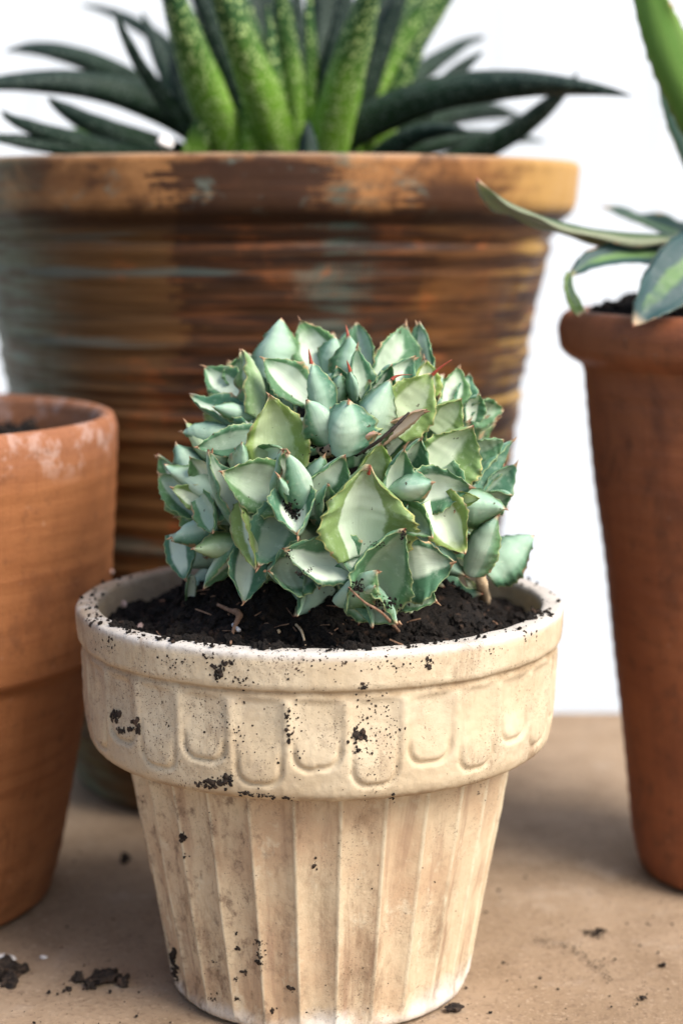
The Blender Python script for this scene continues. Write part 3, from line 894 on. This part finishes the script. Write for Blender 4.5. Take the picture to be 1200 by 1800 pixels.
# dark soil core added inside the clump so its gaps read dark
V = []
for v in ICO2[0]:
    n_ = 1 + 0.12 * noise.noise(v * 3)
    V.append(EC + Vector((v.x * ERX * 0.62, v.y * ERY * 0.62, v.z * ERZ * 0.70 - 0.006)) * n_)
mesh_obj('dark_core', V, ICO2[1], M_SOIL, agave)

# ------------------------------------------------------------------ loose bits in the cream pot
def tube(name, pts, radii, mat, label=None, cat=None, group=None, seg=7, parent=None):
    # Catmull-Rom through pts
    P = []
    for i in range(len(pts) - 1):
        p0, p1, p2, p3 = pts[max(i-1, 0)], pts[i], pts[i+1], pts[min(i+2, len(pts)-1)]
        for s in range(8):
            t = s / 8
            P.append((0.5 * ((2*p1) + (p2-p0)*t + (2*p0-5*p1+4*p2-p3)*t*t + (3*p1-p0-3*p2+p3)*t**3), lerp(radii[i], radii[i+1], t)))
    P.append((pts[-1], radii[-1]))
    V, F = [], []
    S = None
    for i, (p, r) in enumerate(P):
        T = (P[min(i+1, len(P)-1)][0] - P[max(i-1, 0)][0]).normalized()
        if S is None: S = T.orthogonal()
        S = (S - T * S.dot(T)).normalized()
        N_ = T.cross(S)
        rr = r * (1 + 0.25 * noise.noise(p * 900))
        for k in range(seg):
            a = 2 * math.pi * k / seg
            V.append(p + S * rr * math.cos(a) + N_ * rr * math.sin(a))
    for i in range(len(P) - 1):
        for k in range(seg):
            k2 = (k + 1) % seg
            F.append((i*seg+k, i*seg+k2, (i+1)*seg+k2, (i+1)*seg+k))
    F.append(tuple(reversed(range(seg)))); F.append(tuple(range((len(P)-1)*seg, len(P)*seg)))
    o = mesh_obj(name, V, F, mat, parent, True, pts[0] if parent is None else None)
    if label: tag(o, label, cat, group)
    return o
def onsoil(px, py, up=0.0012):
    """point on the soil of the cream pot seen along this line"""
    for s in range(400):
        Y = 0.50 + 0.17 * s / 400
        p = at(px, py, Y)
        if p.z < soil_h(p.x, p.y) + up:
            return p
    return at(px, py, 0.53)
mm = 0.001
tube('twig', [at(719, 725, .5165), at(692, 752, .5155), at(664, 776, .5165), at(630, 798, .521)], [.35*mm, .55*mm, .6*mm, .3*mm], M_BLACKTWIG, 'thin black twig lying across the agave crown', 'twig')
tube('twig', [onsoil(383, 1063, .002), onsoil(402, 1072, .003), onsoil(420, 1080, .003), onsoil(411, 1105, .002), onsoil(405, 1132, .001)], [.5*mm, .6*mm, 1.1*mm, .5*mm, .35*mm], M_TWIG, 'reddish brown forked twig lying on the soil, left of the front', 'twig')
tube('root_fibre', [onsoil(520, 1098, .002), onsoil(530, 1110, .003), onsoil(537, 1135, .001)], [.35*mm, .4*mm, .25*mm], M_STRAW, 'short pale root fibre standing in the soil at the front lip', 'root')
tube('root_fibre', [at(612, 1032, .5045), at(640, 1058, .503), at(672, 1078, .504), onsoil(700, 1110, .001)], [.25*mm, .3*mm, .35*mm, .6*mm], M_TWIG, 'fine brown root hanging from the lowest front rosette', 'root')
tube('root_fibre', [onsoil(195, 1022, .003), onsoil(235, 1028, .004), onsoil(275, 1018, .004), onsoil(300, 1010, .003)], [.4*mm, .6*mm, .7*mm, .4*mm], M_STRAW, 'curved tan root fibre at the left inner wall of the cream pot', 'root')
tube('stalk', [onsoil(852, 1060, .001), at(846, 1025, .553), at(838, 990, .553)], [2.0*mm, 1.7*mm, 1.5*mm], M_STRAW, None, parent=agave)
tube('bark_chip', [onsoil(480, 1118, .001), onsoil(492, 1108, .002)], [.8*mm, .5*mm], M_STRAW, 'small tan bark chip on the soil near the front lip', 'bark chip')
tube('bark_chip', [onsoil(410, 1098, .001), onsoil(420, 1108, .002)], [.6*mm, .7*mm], M_CHIP, 'tiny pale husk on the soil beside the forked twig', 'bark chip')
for (px, py, r, lab) in ((218, 1063, 1.4, 'pinkish grit stone on the soil at the left inner wall'), (248, 1101, 0.9, 'small pink grit stone on the soil just behind the left lip'), (195, 1005, 1.0, 'dusty grit stone against the rear left inner wall')):
    Cq = Crumbs(); p = onsoil(px, py, 0.002)
    Cq.add(p, r * mm, big=True)
    tag(Cq.build('grit_stone', M_PINK, p, True), lab, 'stone')
def leaflet(px, py, px2, py2, wpx, lab):
    a, b = onsoil(px, py, .001), onsoil(px2, py2, .006)
    view = (O - a).normalized(); d = (b - a).normalized()
    n0 = (view - d * view.dot(d)).normalized()
    o = leaf('seedling', a, (a + b) / 2 + n0 * .001, b, wpx / FPX * a.y, n0, M_LEAF_Y, None, .2, .2, AG_PROF, 4, 0, 20, 6, 77)
    return tag(o, lab, 'seedling')
leaflet(832, 1035, 815, 1014, 14, 'tiny yellow green seedling in the soil right of the agave')
FV, FF = [], []
for q in range(80):
    r = 0.064 * math.sqrt(rng.random()); a = rng.gauss(0, 1.0)
    x, y = PX + r * math.sin(a), PY - r * math.cos(a)
    p = Vector((x, y, soil_h(x, y) + 0.0011))
    d = Vector((rng.uniform(-1, 1), rng.uniform(-1, 1), rng.uniform(-.25, .35))).normalized() * rng.uniform(.0008, .0032)
    sd_ = d.orthogonal().normalized() * rng.uniform(.00010, .00028); up_ = d.cross(sd_).normalized() * .00015
    o_ = len(FV)
    bnd = Vector((rng.uniform(-1, 1), rng.uniform(-1, 1), .4)) * .0004
    for t_ in (-1, 0, 1):
        cc = p + d * t_ + (bnd if t_ == 0 else Vector((0, 0, 0)))
        FV += [cc + sd_, cc + up_, cc - sd_, cc - up_]
    for b_ in (0, 4):
        for k_ in range(4):
            FF.append((o_ + b_ + k_, o_ + b_ + (k_ + 1) % 4, o_ + b_ + 4 + (k_ + 1) % 4, o_ + b_ + 4 + k_))
    FF += [(o_ + 3, o_ + 2, o_ + 1, o_), (o_ + 8, o_ + 9, o_ + 10, o_ + 11)]
tag(mesh_obj('bark_fibres', FV, FF, M_TWIG, None, False, (PX, PY, .115)), 'brown bark fibres mixed into the black soil of the cream pot', 'fibres', None, 'stuff')
# soil lodged in the rosettes
C = Crumbs()
for (px, py, dep, sx, sy, n_, s0) in ((508, 890, .5185, 9, 14, 40, .9), (516, 905, .518, 9, 8, 20, .8), (628, 1032, .5035, 8, 8, 34, .7), (707, 940, .507, 4, 6, 14, .6), (660, 958, .508, 14, 4, 16, .4), (575, 885, .516, 10, 6, 16, .45), (528, 1008, .513, 5, 5, 12, .6),
        (600, 790, .530, 30, 10, 60, 1.2), (560, 775, .532, 14, 10, 30, 1.2), (545, 1000, .513, 4, 4, 5, .5), (508, 975, .513, 5, 10, 14, .5), (680, 1062, .513, 16, 8, 24, .9), (770, 960, .53, 8, 8, 6, .5)):
    for q in range(int(n_ * 2.6)):
        C.add(at(px + rng.gauss(0, sx * .7), py + rng.gauss(0, sy * .7), dep + .0012 + rng.gauss(0, .0009)), s0 * mm * rng.uniform(.2, .62), big=False)
tag(C.build('soil_crumbs', M_SOIL, at(600, 900, .52)), 'clots of black soil lodged between the agave leaves', 'soil', None, 'stuff')

def pot_meshes(V, F, prof_, seg, z_out, z_in, mat, parent):
    """split a lathed pot into its body and its rim, which meet in the groove under the rim"""
    top = max(range(len(prof_)), key=lambda i: prof_[i][1])
    i0 = next(i for i in range(len(prof_)) if prof_[i][1] >= z_out and prof_[i][0] > 0.02)
    i1 = next(i for i in range(top, len(prof_)) if prof_[i][1] <= z_in)
    for nm, rows in (('body', [i for i in range(len(prof_) - 1) if not i0 <= i < i1]), ('rim', range(i0, i1))):
        fs = [f for i in rows for f in F[i * seg:(i + 1) * seg]]
        used = sorted({v for f in fs for v in f})
        mp = {v: k for k, v in enumerate(used)}
        mesh_obj(nm, [V[v] for v in used], [tuple(mp[v] for v in f) for f in fs], mat, parent)

# ------------------------------------------------------------------ left terracotta pot
LX, LY = (-245 - 600) / FPX * 0.657, 0.657
lp = resample([(0.0, 0.0005), (0.0640, 0.0004), (0.0662, 0.0012), (0.0672, 0.0040), (0.0705, 0.0160), (0.0765, 0.0500), (0.0806, 0.0795), (0.0810, 0.0818), (0.0816, 0.0826), (0.0834, 0.0833), (0.0852, 0.0850),
    (0.0868, 0.1000), (0.0884, 0.1250), (0.0893, 0.1480), (0.0895, 0.1580), (0.0891, 0.1620), (0.0880, 0.1645), (0.0862, 0.1652), (0.0842, 0.1645), (0.0830, 0.1620), (0.0820, 0.1500), (0.0790, 0.1100), (0.0650, 0.0100), (0.0, 0.010)], 0.0018)
def hand(amp, seed):
    def f(th, r, z, i):
        return max(0, r + (amp * noise.noise(Vector((math.sin(th) * 2.2, math.cos(th) * 2.2, z * 18 + seed))) + amp * 0.25 * math.sin(z * 900 + seed) * (r > 0.03)))
    return f
V, F = lathe([(r, z * 1.009) for r, z in lp], 160, LX, LY, hand(0.0006, 1), False)
left_pot = empty('flower_pot', (LX, LY, 0), 'orange terracotta pot with chalky rim, cut off at the left', 'flower pot')
pot_meshes(V, F, lp, 160, 0.0826, 0.150, M_TERRA_L, left_pot)
def soil_disc(cx, cy, z, rad, mat, label, n=900, big=60, hump=0.0):
    V, F = [], []
    nr_, na_ = 26, 80
    def h(x, y):
        r = math.hypot(x - cx, y - cy)
        return z + hump * sstep(rad, rad * 0.2, r) + 0.0025 * noise.noise(Vector((x * 70, y * 70, 5))) + 0.0014 * noise.noise(Vector((x * 240, y * 240, 5)))
    for i in range(nr_ + 1):
        r = rad * i / nr_
        for k in range(na_):
            a = 2 * math.pi * k / na_
            x, y = cx + r * math.sin(a), cy - r * math.cos(a)
            V.append(Vector((x, y, h(x, y))))
    for i in range(nr_):
        for k in range(na_):
            k2 = (k + 1) % na_
            F.append([i * na_ + k, i * na_ + k2, (i + 1) * na_ + k2, (i + 1) * na_ + k])
    Cq = Crumbs(); Cq.V, Cq.F = V, F
    for q in range(n):
        r = (rad - .002) * math.sqrt(rng.random()); a = rng.uniform(0, 6.283)
        x, y = cx + r * math.sin(a), cy - r * math.cos(a)
        s = 0.0006 + 0.0016 * rng.random() ** 3
        Cq.add(Vector((x, y, h(x, y) + s * .5)), s)
    for q in range(big):
        r = (rad - .004) * math.sqrt(rng.random()); a = rng.uniform(0, 6.283)
        x, y = cx + r * math.sin(a), cy - r * math.cos(a)
        s = rng.uniform(.002, .0045)
        Cq.add(Vector((x, y, h(x, y) + s * .3)), s, big=False)
    return tag(Cq.build('potting_soil', mat, (cx, cy, z)), label, 'soil', None, 'stuff')
soil_disc(LX, LY, 0.1550, 0.0820, M_SOIL, 'dark soil inside the orange terracotta pot at the left')

# ------------------------------------------------------------------ right terracotta pot
RX, RY = (1310 - 600) / FPX * 0.68, 0.68
rp = resample([(0.0, 0.0005), (0.0355, 0.0004), (0.0375, 0.0012), (0.0387, 0.0040), (0.0412, 0.0160), (0.0464, 0.0670), (0.0505, 0.1080), (0.0546, 0.1390), (0.0577, 0.1740), (0.0582, 0.1800), (0.0592, 0.1826), (0.0630, 0.1846),
    (0.0664, 0.1880), (0.0676, 0.1935), (0.0668, 0.1988), (0.0640, 0.2015), (0.0600, 0.2020), (0.0575, 0.2005), (0.0562, 0.1960), (0.0540, 0.1700), (0.0500, 0.1300), (0.0350, 0.0100), (0.0, 0.0100)], 0.0018)
V, F = lathe(rp, 140, RX, RY, hand(0.0006, 8), False)
right_pot = empty('flower_pot', (RX, RY, 0), 'tall red brown terracotta pot with rolled rim, cut off at the right', 'flower pot')
pot_meshes(V, F, rp, 140, 0.1826, 0.196, M_TERRA_R, right_pot)
soil_disc(RX, RY, 0.2000, 0.0570, M_SOIL, 'black soil heaped in the tall red brown pot at the right', 900, 90, 0.013)

# its agave
ragave = empty('agave', (RX, RY, 0.2), 'grey green agave with long leaves in the tall red brown pot', 'succulent')
def bez(ps, W, ang, mat, parent, cup=.15, thick=.12, prof=AG_PROF, teeth=9, tooth=.04, seed=0, keel=0.0, rows=46, sgn=1):
    P = [at(*p) for p in ps]
    P0, Pm, P2 = P
    P1 = 2 * Pm - (P0 + P2) / 2
    view = (O - Pm).normalized(); d = (P2 - P0).normalized()
    n0 = (view - d * view.dot(d)).normalized()
    nrm = Matrix.Rotation(R(ang) * sgn, 3, d) @ n0
    return leaf('leaf', P0, P1, P2, W / FPX * Pm.y, nrm, mat, parent, cup, thick, prof, teeth, tooth, rows=rows, seed=seed, keel=keel)
LONG = [(0, .8), (.3, 1.0), (.55, .95), (.75, .72), (.88, .42), (.95, .2), (1, 0)]
bez([(1310, 350, .675), (1176, 100, .665), (1124, -110, .665)], 80, 168, M_LEAF_RG, ragave, .12, .10, LONG, 14, .05, 1)
bez([(1300, 430, .685), (1203, 230, .69), (1160, 120, .70)], 66, 160, M_LEAF, ragave, .15, .12, LONG, 12, .03, 2)
bez([(1310, 425, .675), (1000, 402, .64), (838, 312, .612)], 84, 82, M_LEAF_RB, ragave, .14, .12, LONG, 14, .03, 3, sgn=-1)
bez([(1300, 450, .69), (1170, 402, .72), (1056, 362, .75)], 66, 65, M_LEAF_R, ragave, .15, .12, LONG, 10, .03, 4)
bez([(1290, 470, .67), (1105, 448, .645), (998, 488, .632)], 54, 40, M_LEAF_R, ragave, .18, .14, LONG, 10, .03, 5)
bez([(1002, 478, .633), (1004, 515, .628), (1024, 552, .626)], 26, 30, M_LEAF_Y, ragave, .25, .15, [(0, .6), (.5, .8), (.8, 1), (1, .7)], 5, .0, 6)
bez([(1320, 380, .66), (1205, 470, .635), (1110, 574, .618)], 112, 8, M_LEAF_R, ragave, .12, .12, LONG, 12, .03, 7)
bez([(1320, 440, .68), (1400, 280, .67), (1500, 120, .66)], 90, 20, M_LEAF_R, ragave, .15, .12, LONG, 12, .03, 8)
bez([(1320, 440, .69), (1330, 250, .70), (1340, 40, .72)], 90, 20, M_LEAF_R, ragave, .15, .12, LONG, 12, .03, 9)

# ------------------------------------------------------------------ big glazed pot
BX, BY = (467 - 600) / FPX * 0.808, 0.808
gp = resample([(0.0, 0.0005), (0.0785, 0.0004), (0.0805, 0.0014), (0.0815, 0.0050), (0.0855, 0.0300), (0.0922, 0.0700), (0.1000, 0.1100), (0.1074, 0.1470), (0.1140, 0.1910), (0.1190, 0.2130), (0.1226, 0.2280), (0.1240, 0.2325), (0.1262, 0.2346), (0.1300, 0.2375), (0.1320, 0.2420),
    (0.1330, 0.2500), (0.1336, 0.2560), (0.1332, 0.2580), (0.1318, 0.2590), (0.1270, 0.2590), (0.1240, 0.2575), (0.1225, 0.2540), (0.1200, 0.2350), (0.1000, 0.1000), (0.0800, 0.0100), (0.0, 0.01)], 0.0011)
def bigr(th, r, z, i):
    d = 0.0005 * noise.noise(Vector((math.sin(th) * 2, math.cos(th) * 2, z * 10)))
    if r > 0.08 and z < 0.2325 and z > 0.004:
        zz = z + 0.0012 * noise.noise(Vector((math.sin(th) * 1.5, math.cos(th) * 1.5, z * 30)))
        d += 0.0003 * math.sin(zz * 2 * math.pi / 0.0088) + 0.0005 * noise.noise(Vector((1, 2, zz * 160))) + 0.0004 * noise.noise(Vector((math.sin(th) * 3, 2, zz * 420)))
        for zg in (0.226, 0.168, 0.1635):
            d -= 0.0014 * math.exp(-((zz - zg) / 0.0013) ** 2)
    return max(0, r + d)
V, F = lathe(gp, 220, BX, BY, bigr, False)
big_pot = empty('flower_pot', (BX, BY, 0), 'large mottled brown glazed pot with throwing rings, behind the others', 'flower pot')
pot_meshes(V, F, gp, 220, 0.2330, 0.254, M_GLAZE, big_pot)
soil_disc(BX, BY, 0.2450, 0.1200, M_SOIL, 'dark soil inside the large brown pot', 500, 60)

gast = empty('warty_succulent', (BX, BY, 0.245), 'dark green succulent with warty tapering leaves in the large brown pot', 'succulent')
GL, GD = M_GAST_L, M_GAST_D
GS = [
 ([(430, 300, .80), (210, 163, .77), (-110, 160, .74)], 66, 170, GD), ([(430, 280, .82), (180, 120, .82), (8, 90, .82)], 50, 160, GD),
 ([(400, 300, .78), (270, 150, .74), (200, 14, .72)], 34, 150, GD), ([(430, 260, .84), (290, 80, .87), (140, 8, .90)], 36, 150, GD),
 ([(400, 300, .80), (190, 230, .76), (85, 172, .73)], 50, 160, GD), ([(380, 310, .78), (120, 245, .74), (4, 198, .71)], 44, 150, GD),
 ([(430, 330, .78), (350, 130, .74), (268, -120, .70)], 78, 172, GL), ([(440, 330, .80), (385, 150, .77), (345, -60, .76)], 62, 168, GL),
 ([(515, 330, .78), (440, 120, .73), (335, -150, .68)], 78, 165, GL), ([(470, 330, .80), (428, 150, .785), (420, -60, .79)], 52, 165, GL),
 ([(480, 320, .81), (450, 130, .82), (400, -80, .83)], 66, 10, GL), ([(540, 330, .79), (508, 130, .77), (480, -130, .75)], 56, 170, GL),
 ([(548, 330, .775), (548, 150, .76), (538, -80, .75)], 34, 150, GL), ([(562, 330, .78), (606, 130, .74), (690, -120, .70)], 80, 165, GL),
 ([(575, 330, .80), (645, 130, .785), (740, -90, .78)], 62, 168, GD), ([(600, 300, .80), (700, 95, .80), (850, -90, .80)], 84, 165, GL),
 ([(620, 300, .82), (670, 140, .83), (760, -60, .84)], 74, 20, GL), ([(600, 260, .84), (740, 125, .88), (852, 64, .92)], 46, 150, GD),
 ([(430, 330, .77), (432, 230, .76), (425, 150, .755)], 42, 165, GL), ([(395, 330, .78), (330, 190, .77), (300, 90, .77)], 50, 165, GD),
 ([(500, 320, .83), (486, 100, .85), (476, -130, .87)], 52, 160, GD), ([(560, 320, .83), (560, 100, .85), (560, -130, .87)], 58, 160, GD),
 ([(520, 320, .84), (420, 100, .87), (340, -130, .90)], 52, 160, GD), ([(590, 320, .84), (650, 100, .87), (700, -130, .90)], 60, 160, GL),
 ([(470, 330, .79), (402, 110, .76), (300, -100, .74)], 56, 150, GD), ([(560, 330, .785), (580, 150, .775), (610, -60, .77)], 56, 150, GD),
 ([(500, 330, .775), (484, 170, .76), (470, 10, .75)], 42, 160, GL), ([(582, 330, .775), (572, 170, .76), (602, -10, .75)], 46, 165, GD),
 ([(640, 330, .79), (690, 180, .78), (770, 10, .77)], 52, 160, GL), ([(455, 330, .775), (462, 200, .77), (458, 60, .77)], 46, 165, GL), ([(520, 330, .80), (525, 120, .80), (512, -90, .80)], 46, 165, GD),
 ([(640, 320, .80), (760, 170, .80), (850, 90, .81)], 46, 160, GD), ([(385, 320, .79), (300, 140, .80), (250, 20, .81)], 48, 160, GD),
 ([(560, 270, .78), (800, 158, .75), (1112, 170, .72)], 74, 165, GD), ([(700, 330, .80), (900, 230, .78), (1016, 126, .76)], 50, 155, GD),
 ([(600, 300, .80), (780, 245, .84), (960, 250, .87)], 50, 150, GD), ([(541, 330, .70), (541, 270, .70), (540, 210, .70)], 46, 170, GD),
 ([(330, 320, .76), (345, 250, .75), (362, 185, .75)], 52, 20, GL), ([(480, 300, .82), (465, 90, .84), (462, -130, .86)], 84, 10, GD),
 ([(590, 300, .82), (590, 90, .83), (585, -140, .84)], 104, 15, GD), ([(630, 300, .83), (660, 100, .85), (740, -120, .87)], 80, 20, GD),
 ([(400, 300, .82), (360, 130, .84), (300, -60, .86)], 70, 20, GD), ([(440, 300, .76), (440, 220, .755), (430, 150, .75)], 40, 160, GL),
 ([(640, 310, .76), (720, 240, .74), (830, 232, .72)], 44, 150, GD), ([(320, 300, .78), (120, 262, .74), (-60, 236, .71)], 40, 160, GD), ([(300, 310, .80), (180, 250, .83), (90, 240, .86)], 52, 160, GL),
 ([(500, 300, .86), (350, 180, .90), (100, 130, .93)], 50, 160, GD), ([(620, 300, .86), (780, 200, .90), (930, 215, .93)], 60, 160, GD),
]
for i, (ps, W, ang, mat) in enumerate(GS):
    bez(ps, W, ang, mat, gast, .10, .42, GA_PROF, 9, 0, 200 + i, 0.35, 40)
Cq = Crumbs(); p = at(289, 250, .70); Cq.add(p, 2.6 * mm, big=True)
tag(Cq.build('perlite_grain', M_CHIP, p, True), 'white perlite grain at the base of the warty succulent', 'perlite')

# ------------------------------------------------------------------ bits on the ledge
def lp_(px, py):
    Y = HC * FPX / (py - HOR)
    return at(px, py, Y)
def clump(px, py, r, n_, spread, lab, mat=M_SOIL_C):
    Cq = Crumbs(); p = lp_(px, py)
    Cq.add(p + Vector((0, 0, r * .3)), r, .7, big=True)
    for q in range(n_):
        s = r * rng.uniform(.12, .5)
        Cq.add(p + Vector((rng.gauss(0, spread), rng.gauss(0, spread), s * .4)), s, big=s > r * .35)
    return tag(Cq.build('soil_clump', mat, p), lab, 'soil clump')
clump(182, 1725, .0042, 26, .0035, 'black soil clump on the ledge between left pot and cream pot')
clump(8, 1715, .0050, 16, .0030, 'black soil clump at the left edge of the ledge beside a pale flake')
clump(798, 1775, .0022, 6, .0008, 'small black soil clump against the right foot of the cream pot')
clump(220, 1510, .0020, 6, .0014, 'dark soil speck on the ledge under the collar of the cream pot')
clump(1052, 1636, .0010, 8, .0020, 'small grey soil speck on the ledge in front of the right pot')
clump(122, 1740, .0010, 12, .0035, 'loose scatter of tiny soil grains left of the soil clump')
clump(1165, 1697, .0009, 4, .0010, 'grey soil speck near the right edge of the ledge')
clump(1128, 1755, .0007, 6, .0020, 'scattered soil grains at the lower right of the ledge')
for (px, py, r, lab) in ((4, 1690, .0045, 'white flake beside the soil clump at the left edge'), (77, 1684, .0013, 'tiny white grain on the ledge near the left pot')):
    Cq = Crumbs(); p = lp_(px, py); Cq.add(p + Vector((0, 0, r * .3)), r, .35, big=True)
    tag(Cq.build('pale_flake', M_CHIP, p, True), lab, 'flake')
# smear of fine soil curling over the ledge to the right
C = Crumbs()
pts = [(935, 1652), (965, 1656), (1000, 1664), (1018, 1676), (1040, 1690), (1060, 1706), (1072, 1725)]
for a, b in zip(pts, pts[1:]):
    for q in range(34):
        t = rng.random()
        p = lp_(lerp(a[0], b[0], t) + rng.gauss(0, 5), lerp(a[1], b[1], t) + rng.gauss(0, 5))
        C.add(p, rng.uniform(.00012, .00036), .5)
for q in range(60):
    p = lp_(1040 + rng.gauss(0, 10), 1640 - rng.gauss(0, 4)); C.add(p, rng.uniform(.0002, .0005), .6)
tag(C.build('soil_smear', M_SOIL_B, lp_(1000, 1664)), 'curled smear of fine dark soil on the ledge right of cream pot', 'soil', None, 'stuff')
C = Crumbs()
for q in range(700):
    px, py = rng.uniform(0, 1200), rng.uniform(1320, 1800)
    p = lp_(px, py)
    if math.hypot(p.x - PX, p.y - PY) < .045: continue
    C.add(p, .00015 + .0005 * rng.random() ** 4, .7)
tag(C.build('soil_grains', M_SOIL_B, lp_(600, 1600)), 'fine soil grains strewn over the ledge', 'soil', None, 'stuff')
